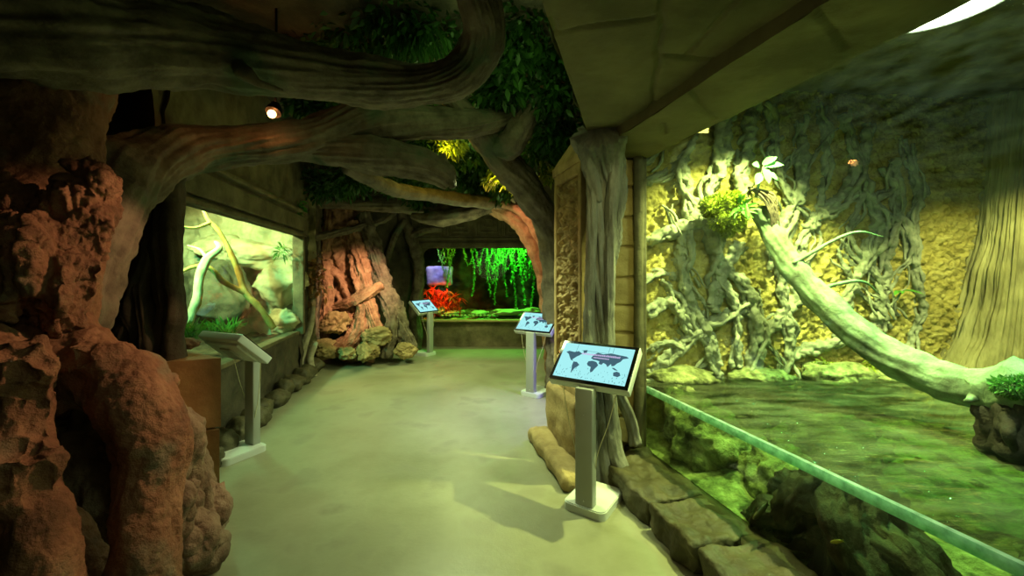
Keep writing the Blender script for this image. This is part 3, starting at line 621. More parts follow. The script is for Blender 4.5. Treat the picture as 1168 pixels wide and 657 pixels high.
# ------------------------------------------------------------------ kiosks
def flatpoly(mb, pts, h, ctr, ux, uy, nz):
    n = len(pts); top = [ctr + ux * a + uy * b + nz * h for a, b in pts]; bot = [ctr + ux * a + uy * b - nz * .001 for a, b in pts]
    mb.add(top + bot, [list(range(n)), list(range(n, 2 * n))[::-1]] + [[i, i + n, (i + 1) % n + n, (i + 1) % n] for i in range(n)])
CONT = [[(.06, .72), (.1, .76), (.18, .74), (.24, .78), (.30, .72), (.27, .66), (.24, .62), (.21, .56), (.19, .52), (.21, .48), (.17, .50), (.13, .60), (.11, .66)], [(.30, .82), (.36, .84), (.36, .76), (.32, .74)],
        [(.22, .46), (.27, .46), (.32, .39), (.30, .33), (.27, .28), (.25, .17), (.24, .14), (.235, .24), (.22, .34)],
        [(.43, .52), (.48, .55), (.54, .53), (.58, .45), (.57, .40), (.55, .34), (.53, .25), (.51, .22), (.495, .27), (.49, .37), (.44, .40), (.42, .45)],
        [(.45, .62), (.47, .72), (.52, .80), (.6, .77), (.7, .82), (.8, .80), (.92, .78), (.95, .74), (.88, .70), (.86, .62), (.82, .56), (.79, .48), (.76, .47), (.745, .53), (.71, .43), (.68, .50), (.64, .53), (.62, .47), (.58, .49), (.58, .56), (.53, .58), (.49, .58)],
        [(.81, .30), (.85, .34), (.89, .32), (.91, .25), (.88, .20), (.82, .22)], [(.77, .42), (.80, .43), (.86, .37), (.82, .37)]]
def kiosk(loc, rotz, label, hz=.985, detail=True):
    r = local_empty('screen_stand', loc, label, 'information screen', 'information screens on posts', rotz)
    mb = MB()
    bm_pts = []
    for cx, cy, a0 in ((.10, .13, 0), (-.10, .13, 90), (-.10, -.15, 180), (.10, -.15, 270)):
        for t in np.linspace(0, 90, 7): bm_pts.append((cx + .05 * math.cos(math.radians(a0 + t)), cy + .05 * math.sin(math.radians(a0 + t))))
    mb.prism(bm_pts, 0, .05); mb.prism([(a * .965, b * .965) for a, b in bm_pts], .05, .056); mb.build('base', M['white'], r, smooth=False)
    mb = MB(); mb.box((0, -.15, .435), (.125, .07, .80), bev=.008); mb.build('post', M['grey'], r)
    for z in (.09, .66):
        mb = MB(); tube(mb, [(0, -.1845, z), (0, -.188, z)], [.006, .005], n=10, step=.005); mb.build('screw', M['screw'], r)
    T = .82; up = np.array([0, math.sin(T), math.cos(T)]); nz = np.array([0, -math.cos(T), math.sin(T)]); ux = np.array([1., 0, 0]); c = np.array([0, -.02, hz])
    rot = np.stack([ux, up, nz], 1)
    w, h = .58, .352
    hd = r
    mb = MB(); mb.box(c - nz * .035, (w, h, .065), rot, bev=.008); mb.box(c - nz * .075, (w * .8, h * .7, .03), rot, bev=.01); head = mb.build('housing', M['white'], r)
    mb = MB(); mb.box(c - nz * .075 - up * .02, (.16, .16, .06), rot, bev=.01); mb.build('bracket', M['grey'], r)
    mb = MB(); mb.box(c - nz * .001, (w - .012, h - .012, .012), rot, bev=.003); mb.build('bezel', M['black'], r)
    mb = MB(); sw, sh = w - .06, h - .06; flatpoly(mb, [(-sw / 2, -sh / 2), (sw / 2, -sh / 2), (sw / 2, sh / 2), (-sw / 2, sh / 2)], .001, c + nz * .0062, ux, up, nz); dp = mb.build('display', M['display'], r, smooth=False)
    to = lambda L: [((a - .5) * sw, (b - .5) * sh) for a, b in L]
    mb = MB(); 
    for L in CONT: flatpoly(mb, to(L), .0006, c + nz * .0078, ux, up, nz)
    mb.build('world_map', M['map'], dp, smooth=False)
    mb = MB(); j = random.Random(5)
    for k in range(90):
        a = j.random(); b = j.random() ** 2 * .28 + .015; s = .006 + .012 * j.random()
        flatpoly(mb, to([(a, b), (min(.99, a + s * .5), b + s * .4), (min(.99, a + s * .4), b + s * 2.6), (a - .002, b + s * 1.6)]), .0003, c + nz * .0076, ux, up, nz)
    for a, b0 in ((.2, .76), (.66, .77), (.72, .75)): flatpoly(mb, to([(a, b0), (a + .006, b0), (a + .006, .99), (a, .99)]), .0003, c + nz * .0076, ux, up, nz)
    flatpoly(mb, to([(.28, .81), (.64, .80), (.64, .812), (.28, .822)]), .0003, c + nz * .0076, ux, up, nz)
    tag(mb.build('backdrop_sketch', M['maplight'], dp, smooth=False), kind='stuff')
    mb = MB(); x = .30
    for k in range(26):                                # the title is too small in the photo to be legible: short lilac strokes
        wd = .010 + .008 * j.random(); hh = .035 + .02 * j.random(); flatpoly(mb, to([(x, .70), (x + wd, .70), (x + wd, .70 + hh), (x, .70 + hh)]), .0012, c + nz * .0078, ux, up, nz); x += wd + .007
    x = .48
    for k in range(14):
        wd = .008 + .006 * j.random(); flatpoly(mb, to([(x, .63), (x + wd, .63), (x + wd, .66), (x, .66)]), .0012, c + nz * .0078, ux, up, nz); x += wd + .005
    mb.build('title', M['title'], dp, smooth=False)
    for sx in (-1, 1):
        mb = MB(); b = c - up * .15 - nz * .05 + ux * sx * .2
        tube(mb, [b, (sx * .15, -.12, .62), (sx * .085, -.14, .42), (sx * .062, -.13, .30)], [.003] * 4, n=8, step=.03); mb.build('cord', M['cable'], r)
    return r
kiosk((.578, 2.885, 0), -.60, 'front screen stand with lit world map beside the grey trunk', .975)
kiosk((.34, 5.5, 0), -.645, 'middle screen stand with lit world map left of the carved slab', .955)
kiosk((-1.74, 8.15, 0), math.radians(62), 'farthest screen stand beside the back window left corner', .96)
kiosk((-2.43, 3.62, 0), math.radians(154), 'screen stand on the left seen from behind its tilted panel', .98)

# ------------------------------------------------------------------ left foreground tree
ft = empty('clay_fig_tree', (-2.2, 1.95, 0), 'massive reddish moulded tree with gnarled roots filling the left foreground', 'tree')
def clay(v, n): 
    q = v * np.array([1, 1, .55])
    return .045 * fbm(q * 2.6, 3) + .016 * ridged(q * 4 + 4, 4) + .006 * ridged(v * np.array([14, 14, 6]) + 9, 3) + .004 * fbm(v * 38, 2)
mb = MB()
tpx(mb, [(-60, 900, 2.25, .40), (-20, 600, 2.2, .34), (10, 430, 2.1, .30), (30, 300, 2.05, .30), (40, 210, 2.15, .27), (55, 130, 2.25, .24), (70, 60, 2.35, .25), (60, -40, 2.4, .3)], n=40, step=.04)
tr = remesh(mb, .011, clay, 2); tr.build('trunk', M['red_bark'], ft)
mb = MB()
for a, b, d, s, sd in ((85, 262, 1.88, (.34, .3, .42), 1), (105, 228, 1.9, (.2, .2, .3), 2), (98, 192, 1.92, (.12, .12, .1), 3), (30, 300, 1.75, (.36, .3, .5), 4), (70, 330, 1.8, (.3, .3, .4), 5), (8, 240, 1.8, (.3, .3, .24), 6), (118, 212, 1.9, (.12, .12, .14), 7)):
    rock(mb, P(a, b, d), s, sd, .2, 1.8, 4)
def burl(v, n):
    q = v * np.array([1.7, 1.7, .5]); return .025 * fbm(v * 4, 3) + .034 * ridged(v * np.array([9, 9, 2.6]), 4) + .008 * ridged(v * 18, 3) + .005 * fbm(v * 40, 2)
remesh(mb, .008, burl, 1).build('burl', M['red_bark'], ft)
mb = MB()
tpx(mb, [(20, 400, 1.9, .26), (80, 410, 1.86, .17), (136, 438, 1.82, .15), (168, 490, 1.80, .135), (176, 570, 1.76, .12), (170, 660, 1.70, .125), (160, 760, 1.66, .18)], n=36, step=.04)
rock(mb, P(75, 378, 1.9), (.12, .12, .1), 5, .2, 2, 3); rock(mb, P(110, 415, 1.78), (.3, .3, .25), 6, .2, 2, 3); rock(mb, P(130, 432, 2.0), (.5, .3, .26), 16, .2, 2, 3); rock(mb, P(70, 425, 1.9), (.4, .3, .4), 17, .2, 2, 3)
remesh(mb, .009, clay, 1).build('root', M['red_bark'], ft)
mb = MB()
tpx(mb, [(100, 425, 2.05, .13), (150, 445, 2.1, .12), (185, 490, 2.15, .11), (205, 540, 2.25, .11), (218, 590, 2.35, .12), (236, 620, 2.42, .09)], n=36, step=.04)
tpx(mb, [(160, 455, 2.2, .1), (200, 520, 2.4, .1), (232, 575, 2.52, .11), (246, 610, 2.6, .1)], n=30, step=.04)
for a, b, d, s, sd in ((208, 575, 2.2, (.2, .2, .26), 1), (240, 590, 2.5, (.24, .24, .26), 2), (205, 615, 2.12, (.26, .26, .3), 3), (228, 560, 2.5, (.16, .16, .18), 4), (246, 618, 2.48, (.2, .22, .14), 6), (195, 585, 2.0, (.2, .2, .3), 5)): rock(mb, P(a, b, d), s, sd, .22, 2, 4)
rock(mb, P(150, 580, 2.45), (.75, .5, 1.1), 9, .22, 1.8, 4); rock(mb, P(95, 560, 2.2), (.5, .4, 1.1), 10, .22, 1.8, 4); rock(mb, P(205, 640, 2.2), (.4, .36, .3), 11, .22, 2, 4); rock(mb, P(190, 545, 2.2), (.26, .3, .6), 12, .22, 2, 4); rock(mb, P(196, 495, 2.15), (.22, .3, .5), 13, .22, 2, 4); rock(mb, P(232, 585, 2.4), (.24, .3, .36), 14, .22, 2, 4)
remesh(mb, .010, clay, 1).build('root', M['grey_clay'], ft)
mb = MB()
tpx(mb, [(-40, 420, 1.6, .2), (5, 460, 1.55, .14), (32, 540, 1.5, .10), (50, 640, 1.45, .11), (55, 780, 1.45, .14)], n=36, step=.04)
tpx(mb, [(30, 600, 1.62, .10), (65, 620, 1.66, .10), (85, 670, 1.68, .12), (95, 760, 1.7, .15)], n=36, step=.04)
for a, b, d, s_, sd in ((20, 430, 1.55, (.3, .3, .3), 1), (34, 480, 1.55, (.2, .2, .3), 2), (10, 540, 1.45, (.28, .3, .36), 3), (62, 640, 1.55, (.2, .2, .3), 5)): rock(mb, P(a, b, d), s_, sd, .22, 2, 4)
remesh(mb, .009, clay, 1).build('root', M['red_bark'], ft)
# overhead limbs of the same tree
LIMB = dict(n=110, step=.022, ridge=(.10, 10, .8), lump=(.2, 2.4), twist=.6)
mb = MB(); tpx(mb, [(-90, 15, 1.85, .26), (60, 30, 2.05, .25), (170, 45, 2.3, .23), (250, 60, 2.5, .21), (330, 78, 2.7, .185), (420, 93, 2.95, .165), (490, 96, 3.1, .15), (535, 78, 3.08, .14), (553, 40, 2.95, .135), (545, -5, 2.8, .14), (530, -60, 2.7, .15)], seed=2, **LIMB)
tpx(mb, [(265, 68, 2.45, .05), (280, 82, 2.4, .045), (300, 96, 2.42, .03), (322, 104, 2.5, .012)], n=20, step=.02, lump=(.5, 8), seed=6); mb.build('limb', M['limb'], ft)
mb = MB(); tpx(mb, [(30, 420, 2.15, .22), (62, 330, 2.2, .24), (95, 262, 2.32, .23), (130, 212, 2.55, .22), (172, 182, 2.85, .2), (215, 170, 3.15, .185), (275, 166, 3.4, .17), (350, 158, 3.6, .18), (420, 140, 3.8, .2), (480, 140, 4.0, .16), (545, 140, 4.3, .13), (600, 130, 4.6, .1)], seed=5, **LIMB); mb.build('limb', M['limb'], ft)
mb = MB(); tpx(mb, [(330, 165, 3.6, .12), (400, 172, 3.7, .16), (455, 180, 3.85, .16), (495, 194, 4.0, .13), (512, 208, 4.1, .08)], seed=8, **LIMB); tpx(mb, [(497, 184, 4.0, .10), (508, 196, 4.02, .075), (517, 214, 4.05, .03)], n=30, step=.015, ridge=(.4, 4, 3), lump=(.5, 7), seed=12); mb.build('broken_limb', M['limb'], ft)
mb = MB(); tpx(mb, [(395, 190, 3.9, .07), (425, 205, 4.2, .075), (455, 217, 4.8, .08), (500, 224, 5.6, .09), (560, 232, 6.3, .1)], seed=9, n=36, step=.03, ridge=(.08, 5, 1), lump=(.2, 4)); mb.build('branch', M['limb'], ft)

# dark hanging roots against the left return wall
dr = empty('hanging_roots', (-2.75, 2.9, .9), 'dark drooping roots on the wall left of the bright left window', 'roots')
for k in range(9):
    x = 96 + 12.5 * k; j = random.Random(k + 3); mb = MB(); d = 3.10 - .01 * k
    L = [(x + 8, 170, d, .09), (x + 6 * j.uniform(-1, 1), 230, d, .07), (x + 8 * j.uniform(-1, 1), 290, d - .03, .06), (x + 9 * j.uniform(-1, 1), 350, d - .02, .06), (x + 5 * j.uniform(-1, 1), 385, d, .07), (x, 412, d + .06, .09)]
    tpx(mb, L, n=28, step=.03, ridge=(.2, 4, 1), lump=(.3, 4), seed=k + 60, wob=.03); mb.build('root', M['dark_wall'], dr)
# brown block with a seam
bs = MB(); 
def blk(poly, z0, z1, seed):
    poly = np.array(poly); n = 22
    def side(i):
        a, b = poly[i], poly[(i + 1) % 4]; sheet(bs, vwall(a, b, z0, z1), n, n, lambda p, u, w: .012 * fbm(p * 4 + seed, 4) * np.minimum(1, 8 * np.minimum(np.minimum(u, 1 - u), np.minimum(w, 1 - w))))
    for i in range(4): side(i)
    for z in (z0, z1): sheet(bs, lambda U, W, z=z: np.stack([(poly[0][k] * (1 - U) + poly[1][k] * U) * (1 - W) + (poly[3][k] * (1 - U) + poly[2][k] * U) * W for k in (0, 1)] + [z + 0 * U], 1), n, n, lambda p, u, w: .012 * fbm(p * 4 + seed, 4) * np.minimum(1, 8 * np.minimum(np.minimum(u, 1 - u), np.minimum(w, 1 - w))), flip=(z == z0))
BP = [(-2.60, 2.89), (-2.19, 3.10), (-2.93, 3.55), (-3.34, 3.34)]
blk(BP, .45, .965, 2); tag(bs.build('plaster_block', M['block'], loc=(-2.75, 3.2, .45)), 'smooth brown stone block, the upper of two beside the left stand', 'stone block')
bs = MB(); blk([(a * .995 - .01, b * .995) for a, b in BP], 0, .435, 5); tag(bs.build('plaster_block', M['block'], loc=(-2.75, 3.2, 0)), 'smooth brown stone block, the lower of two, half hidden by grey roots', 'stone block')
mb = MB(); rock(mb, P(203, 392, 3.25), (.3, .2, .1), 6, .2, 2, 4); tag(mb.build('red_stone', M['red_bark'], loc=P(203, 400, 3.25)), 'small flat reddish stone lying on top of the brown block', 'stone')

# rocks along the foot of the left wall
j = random.Random(2)
spots = [(3.35 + .33 * k) for k in range(11)]
for k, y in enumerate(spots):
    x = lx(y) + .09 + .04 * j.random(); s = (.22 + .1 * j.random(), .30 + .08 * j.random(), .2 + .08 * j.random()); mb = MB(); rock(mb, (x, y, s[2] * .36), s, k + 70, .15, 1.8, 4, j.random(), 3)
    tag(mb.build('kerb_rock', M['kerb'], loc=(x, y, 0)), 'grey kerb rock under the left window, ' + ('nearest the left screen stand' if k == 0 else 'farthest, by the pale root' if k == 10 else '%s from the left screen stand' % ['first', 'second', 'third', 'fourth', 'fifth', 'sixth', 'seventh', 'eighth', 'ninth', 'tenth'][k]), 'rock', 'kerb rocks under the left window')

# ------------------------------------------------------------------ left tank
def lwy(px):
    k = (px - CX) / F; return 1.98 / (-k - .2) if k < -.2 else 9
mb = MB(); yy0, yy1 = 3.0, 6.2
mb.prism([(lx(yy0) - .06, yy0), (lx(yy1) - .06, yy1), (lx(yy1) - .075, yy1), (lx(yy0) - .075, yy0)], .70, 2.17); tag(struct(mb, 'window_2', M['glassfar'], smooth=False))
mb = MB()
th = math.atan2(1, -.2)
stone(mb, (lx(6.24), 6.24, 1.43), (.09, .16, 1.5), .02, th, 3, .006, 5, 16); stone(mb, (lx(4.6) - .05, 4.6, .715), (3.4, .14, .05), .012, th, 4, .004, 5, 20)
struct(mb, 'window_frame', M['carved'])
mb = MB(); sheet(mb, vwall((-3.2, 6.7), (-5.6, 6.6), .4, 3.2), 110, 110, lambda p, u, w: .16 * np.abs(fbm(p * 1.6, 4)) + .02 * fbm(p * 9, 3), flip=False); struct(mb, 'wall_left_tank', M['rock'])
mb = MB(); sheet(mb, vwall((-5.5, 6.8), (-4.9, 2.6), .4, 3.2), 80, 80, lambda p, u, w: .16 * np.abs(fbm(p * 1.6, 4))); struct(mb, 'wall_left_tank_back', M['tankdark'])
mb = MB(); sheet(mb, lambda U, W: np.stack([-5.8 + U * (5.8 + lx(2.6 + 4.2 * W) - .1), 2.6 + 4.2 * W, .58 + 0 * U], 1), 60, 60, lambda p, u, w: .08 * np.abs(fbm(p * 3, 3))); struct(mb, 'floor_left_tank', M['drift'])
mb = MB(); sheet(mb, lambda U, W: np.stack([-5.8 + U * (5.8 + lx(2.6 + 4.2 * W) - .1), 2.6 + 4.2 * W, 3.0 + 0 * U], 1), 20, 20, flip=True); sheet(mb, vwall((-5.2, 2.7), (-2.7, 2.7), .3, 3.2), 10, 10, flip=True); struct(mb, 'ceiling_left_tank', M['tankdark'])
for k, (x, y, d, s, lb) in enumerate([(318, 325, 6.4, (.9, .5, .75), 'pale layered boulder behind the right half of left window'), (300, 290, 6.5, (1.1, .5, .5), 'pale ledge boulder in upper right of left window'), (248, 340, 6.2, (1.0, .7, 1.15), 'boulder coloured dark as the shaded hollow behind branches in left window'), (325, 365, 6.2, (.5, .4, .4), 'low pale rock at lower right corner of left window'), (250, 285, 6.6, (.9, .4, .5), 'boulder under the cyan light in left window')]):
    mb = MB(); rock(mb, P(x, y, d), s, 80 + k, .22, 1.4, 5, .2 * k, 7); tag(mb.build('boulder', M['tankdark'] if k == 2 else M['rock'], loc=P(x, y, d)), lb, 'rock', 'boulders in the left tank')  # the dark boulder's material stands in for shade in a hollow
def branchthing(name, label, L, m, kids, **kw):
    L = [(a, b, d, r * .72) for a, b, d, r in L]; kids = [[(a, b, d, r * .68) for a, b, d, r in q] for q in kids]
    r = empty(name, P(*L[0][:3]), label, 'branch'); mb = MB(); tpx(mb, L, n=26, step=.025, ridge=(.08, 4, 1.5), lump=(.2, 6), **kw); mb.build('stem', m, r)
    for k, q in enumerate(kids): mb = MB(); tpx(mb, q, n=18, step=.025, ridge=(.08, 4, 1.5), lump=(.2, 6), seed=k + 3); mb.build('side_branch', m, r)
M['wood_pale'] = organic('peeled_pale_wood', ['#a89a6a', '#c8bc88', '#d8cea0'], 7, rough=.55, bump=.4, bscale=24)
M['wood_ochre'] = organic('peeled_ochre_wood', ['#8a7434', '#b09648', '#c4ac60'], 7, rough=.6, bump=.5, bscale=24)
branchthing('curved_branch', 'thick pale branch glowing cyan at left of the left window', [(196, 392, 4.6, .07), (212, 372, 4.7, .072), (223, 345, 4.8, .07), (228, 318, 4.9, .068), (236, 296, 5.0, .065), (250, 284, 5.1, .05), (246, 276, 5.15, .03)], M['wood_pale'], [[(236, 296, 5.0, .03), (228, 285, 5.1, .025), (214, 280, 5.2, .012)]])
branchthing('forked_branch', 'long ochre branch forking downward across the left window', [(312, 374, 5.75, .06), (295, 350, 5.6, .06), (280, 334, 5.5, .055), (272, 310, 5.45, .05), (262, 286, 5.4, .045), (250, 264, 5.35, .04), (238, 252, 5.3, .035), (232, 240, 5.3, .025)], M['wood_ochre'],
            [[(280, 334, 5.5, .05), (256, 322, 5.3, .05), (240, 306, 5.15, .045), (222, 304, 5.05, .035), (204, 312, 4.95, .025)], [(240, 254, 5.3, .03), (222, 260, 5.1, .025), (204, 258, 4.95, .02)]])
def tuft(px, py, d, h, n, label, m='grass', name='grass_tuft', spread=.5):
    q = P(px, py, d); mb = MB(); r_ = np.random.default_rng(int(px))
    for k in range(n):
        a = r_.uniform(0, 2 * PI); sp_ = r_.uniform(.1, spread); leaf(mb, q + np.array([r_.uniform(-.1, .1), r_.uniform(-.08, .08), 0]), (math.cos(a) * sp_, math.sin(a) * sp_, 1), (math.cos(a + 1.5), math.sin(a + 1.5), 0), h * r_.uniform(.5, 1.1), .016, .35, 5)
    return tag(mb.build(name, M[m], loc=q), label, 'grass', kind=None)
tuft(214, 388, 4.4, .36, 90, 'green grass tuft at foot of the cyan branch', spread=.9); tuft(256, 384, 5.0, .42, 90, 'green grass tuft behind the tilted panel of left stand', spread=.9); tuft(236, 378, 4.9, .22, 50, 'low grass tuft between two taller tufts in left window', spread=.8)
mb = MB(); leaf_cloud(mb, P(320, 286, 5.9), (.09, .07, .10), 50, .11, .02, np.random.default_rng(3), .3, .1); tag(mb.build('air_plant', M['grass'], loc=P(320, 292, 5.9)), 'spiky dark air plant hanging in upper right of left window', 'plant')
mb = MB(); leaf_cloud(mb, P(342, 236, 6.2), (.06, .05, .12), 50, .09, .03, np.random.default_rng(4), .5, .1); tag(mb.build('wall_fern', M['grass'], loc=P(342, 240, 6.2)), 'tiny green fern sprouting from the lintel right of left window', 'plant')

# ------------------------------------------------------------------ strangler tree in the far left corner
sg = empty('strangler_tree', (-2.9, 7.7, 0), 'strangler fig with spreading orange lit roots in the far left corner', 'tree')
RS = [([(392, 225, 7.9, .28), (390, 260, 7.9, .27), (392, 310, 7.85, .24), (400, 350, 7.7, .2), (404, 380, 7.6, .2), (402, 412, 7.45, .18)], 'orange_lit_bark'),
      ([(402, 255, 7.75, .16), (412, 300, 7.65, .17), (416, 340, 7.5, .15), (410, 375, 7.4, .14), (386, 400, 7.3, .12)], 'orange_lit_bark'),
      ([(414, 245, 7.8, .14), (428, 290, 7.7, .15), (440, 335, 7.6, .15), (456, 370, 7.5, .13), (468, 400, 7.45, .12)], 'bark'),
      ([(416, 330, 7.5, .1), (425, 360, 7.4, .1), (430, 385, 7.35, .1), (420, 412, 7.3, .09)], 'orange_lit_bark'),
      ([(448, 350, 7.5, .12), (446, 380, 7.4, .11), (440, 408, 7.35, .1)], 'bark'),
      ([(380, 350, 7.5, .07), (400, 345, 7.38, .09), (420, 335, 7.35, .085), (436, 325, 7.45, .07)], 'orange_lit_bark'),
      ([(378, 240, 7.7, .1), (372, 290, 7.6, .1), (374, 340, 7.5, .1), (368, 380, 7.4, .1), (372, 408, 7.4, .09)], 'orange_lit_bark'),
      ([(360, 250, 7.4, .06), (362, 310, 7.3, .06), (358, 360, 7.2, .06), (362, 412, 7.15, .06)], 'bark'),
      ([(352, 272, 6.9, .05), (400, 262, 7.5, .06), (440, 250, 7.9, .05), (455, 232, 8.2, .05)], 'bark')]
for k, (L, m) in enumerate(RS):
    mb = MB(); tpx(mb, L, n=60, step=.02, ridge=(.32, 7, 1.2), lump=(.3, 5), twist=.8, seed=k + 30); o = mb.build('trunk' if k == 0 else 'root', M[m], sg)
for k, (x, y, d, s, lb) in enumerate([(384, 368, 7.35, (.5, .4, .35), 'ochre rock between the strangler roots, upper left one'), (372, 398, 7.15, (.42, .35, .3), 'ochre rock at far left foot of the strangler tree'), (418, 402, 7.15, (.85, .35, .28), 'long ochre rock lying across the strangler roots'), (428, 382, 7.3, (.5, .35, .3), 'ochre rock stacked behind the long rock'), (462, 400, 7.3, (.35, .3, .25), 'small ochre rock at right foot of the strangler tree'), (395, 402, 7.1, (.4, .3, .22), 'low ochre rock in the middle of the strangler roots')]):
    mb = MB(); c = P(x, y, d); s = tuple(1.2 * a for a in s); rock(mb, c, s, 90 + k, .3, 1.5, 5, k, 12, .05); tag(mb.build('ochre_rock', M['logrock'], loc=(c[0], c[1], max(0, c[2] - s[2] / 2))), lb, 'rock', 'rocks among the strangler roots')
pr = empty('pale_root', P(352, 428, 6.5), 'pale whitish root climbing beside the right edge of left window', 'root')
mb = MB(); tpx(mb, [(346, 436, 6.35, .08), (342, 415, 6.4, .07), (347, 392, 6.45, .06), (354, 372, 6.5, .05), (357, 350, 6.6, .04)], n=26, step=.02, ridge=(.15, 4, 1), lump=(.25, 6), seed=7); mb.build('stem', M['root_pale'], pr)
mb = MB(); tpx(mb, [(358, 430, 6.4, .05), (354, 408, 6.45, .05), (360, 390, 6.5, .04)], n=20, step=.02, lump=(.25, 6), seed=8); mb.build('side_root', M['root_pale'], pr)
mb = MB(); leaf_cloud(mb, P(360, 320, 6.7), (.2, .12, .5), 160, .09, .05, np.random.default_rng(9), .3, .2); tag(mb.build('creeper', leafmat('rusty_leaf', '#6a4a24', '#b08a50'), loc=P(360, 330, 6.7)), 'rusty spotted creeper leaves left of the strangler tree', 'plant', kind='stuff')
ar = empty('arching_root', P(470, 400, 8.7), 'grey root arching up the wall left of the back window', 'root')
for k, L in enumerate([[(474, 398, 8.7, .13), (474, 350, 8.75, .12), (478, 310, 8.8, .11), (474, 285, 8.8, .12), (466, 262, 8.8, .1), (458, 245, 8.75, .09), (462, 225, 8.7, .1)], [(470, 270, 8.75, .07), (486, 262, 8.75, .07), (505, 262, 8.8, .05)], [(440, 300, 8.4, .06), (450, 270, 8.6, .06), (462, 250, 8.7, .06)]]):
    mb = MB(); tpx(mb, L, n=30, step=.03, ridge=(.18, 4, 1), lump=(.25, 4), seed=k + 44); mb.build('root', M['bark'], ar)

# ------------------------------------------------------------------ arching tree in front of the back window
at_ = empty('arching_tree', P(640, 436, 6.0), 'tree arching over the corridor, its bent trunk lit orange', 'tree')
mb = MB(); tpx(mb, [(646, 440, 5.95, .26), (636, 395, 6.05, .2), (628, 345, 6.15, .165), (622, 310, 6.25, .165), (611, 275, 6.35, .18), (590, 246, 6.45, .18), (562, 233, 6.54, .15)], n=60, step=.025, ridge=(.14, 7, 1), lump=(.18, 4), twist=.6, seed=6); mb.build('trunk', M['orange_lit_bark'], at_)
mb = MB(); tpx(mb, [(585, 242, 6.46, .14), (560, 232, 6.55, .15), (525, 238, 6.65, .14), (490, 236, 6.75, .14), (430, 233, 6.9, .12), (366, 230, 7.1, .11)], n=60, step=.025, ridge=(.12, 7, 1), lump=(.18, 4), twist=.6, seed=16); mb.build('limb', M['limb'], at_)
mb = MB(); tpx(mb, [(560, 236, 6.5, .1), (520, 246, 6.45, .13), (490, 250, 6.5, .1), (470, 246, 6.55, .05)], n=36, step=.025, ridge=(.12, 5, 1), lump=(.2, 4), seed=7); mb.build('stub', M['bark'], at_)
mb = MB(); tpx(mb, [(645, 450, 5.5, .26), (640, 400, 5.5, .2), (634, 320, 5.45, .17), (626, 262, 5.3, .17), (606, 222, 5.05, .175), (580, 190, 4.8, .17), (552, 158, 4.5, .14), (525, 125, 4.25, .12), (505, 100, 4.0, .1)], n=56, step=.025, ridge=(.16, 6, 1), lump=(.18, 4), twist=.6, seed=8); mb.build('trunk', M['limb'], at_)
mb = MB(); tpx(mb, [(560, 172, 4.6, .1), (582, 164, 4.5, .15), (598, 138, 4.4, .13), (614, 112, 4.3, .11)], n=44, step=.02, ridge=(.12, 5, 1), lump=(.3, 4), seed=9); mb.build('stub', M['limb'], at_)
mb = MB(); tpx(mb, [(575, 232, 6.3, .07), (600, 245, 6.1, .09), (625, 285, 5.8, .1), (634, 330, 5.7, .1)], n=36, step=.02, ridge=(.12, 5, 1), lump=(.3, 4), seed=9); mb.build('branch', M['orange_lit_bark'], at_)
for k in range(3):
    mb = MB(); tpx(mb, [(654, 380 + 5 * k, 5.6 - .1 * k, .05), (641, 392 + 6 * k, 5.35, .045), (636 + k, 412 + 6 * k, 5.2, .05), (642 + 2 * k, 446, 5.2 - .1 * k, .05)], n=24, step=.02, ridge=(.12, 4, 1), lump=(.2, 5), seed=k); mb.build('root', M['root_pale'], at_)

# ------------------------------------------------------------------ back tank
mb = MB(); mb.box(((OX0 + OX1) / 2, BY + .03, (OZ0 + OZ1) / 2), (OX1 - OX0 + .1, .012, OZ1 - OZ0 + .1)); tag(struct(mb, 'window_3', M['glassfar'], smooth=False))
mb = MB(); sheet(mb, vwall((-3.2, 10.6), (2.2, 10.6), .3, 2.9), 100, 60, lambda p, u, w: .2 * np.abs(fbm(p * 1.8, 4))); sheet(mb, vwall((-3.0, 9.05), (-3.0, 10.6), .3, 2.9), 20, 20); sheet(mb, vwall((1.6, 10.6), (1.6, 9.05), .3, 2.9), 20, 20); sheet(mb, lambda U, W: np.stack([-3.2 + 5.4 * U, 9.02 + 1.7 * W, 2.7 + 0 * U], 1), 20, 10, flip=True); struct(mb, 'wall_far_tank', organic('brown_tank_wall', ['#1c1610', '#33281c', '#44382a'], 3, rough=.8, bump=.7, bscale=12))
mb = MB(); sheet(mb, lambda U, W: np.stack([-3.2 + 5.4 * U, 9.06 + 1.6 * W, .55 + .12 * W], 1), 90, 40, lambda p, u, w: .05 * np.abs(fbm(p * 5, 3))); struct(mb, 'floor_far_tank', M['bed'])
for k, (x, z, s, lb) in enumerate([(-.1, .72, (.9, .5, .16), 'flat green lit slab at bottom right of the back window'), (.45, .72, (.5, .4, .2), 'green lit rock at right corner of the back window'), (-.75, .70, (.5, .3, .12), 'dark flat slab at middle bottom of the back window'), (-1.35, .70, (.6, .4, .12), 'pebbly ochre slab at bottom left of the back window'), (-1.62, .74, (.4, .3, .2), 'orange lit rock under the red fronds of back window')]):
    mb = MB(); rock(mb, (x, 9.4 + .1 * (k % 2), z), s, 110 + k, .2, 1.8, 4, .3 * k, 5); tag(mb.build('tank_rock', M['rock'], loc=(x, 9.4, z - s[2] / 2)), lb, 'rock', 'rocks in the back tank')
j = random.Random(12); stones = []
for k in range(14):
    x = -1.55 + k * .085; mb = MB(); rock(mb, (x, 9.13 + .03 * (k % 2), .665), (.075, .06, .06), 130 + k, .15, 2, 2, 0, 2)
    tag(mb.build('pebble', M['rock'], loc=(x, 9.13, .635)), 'small pale pebble in the row along back window sill', 'pebble', 'pebbles along the back window sill')
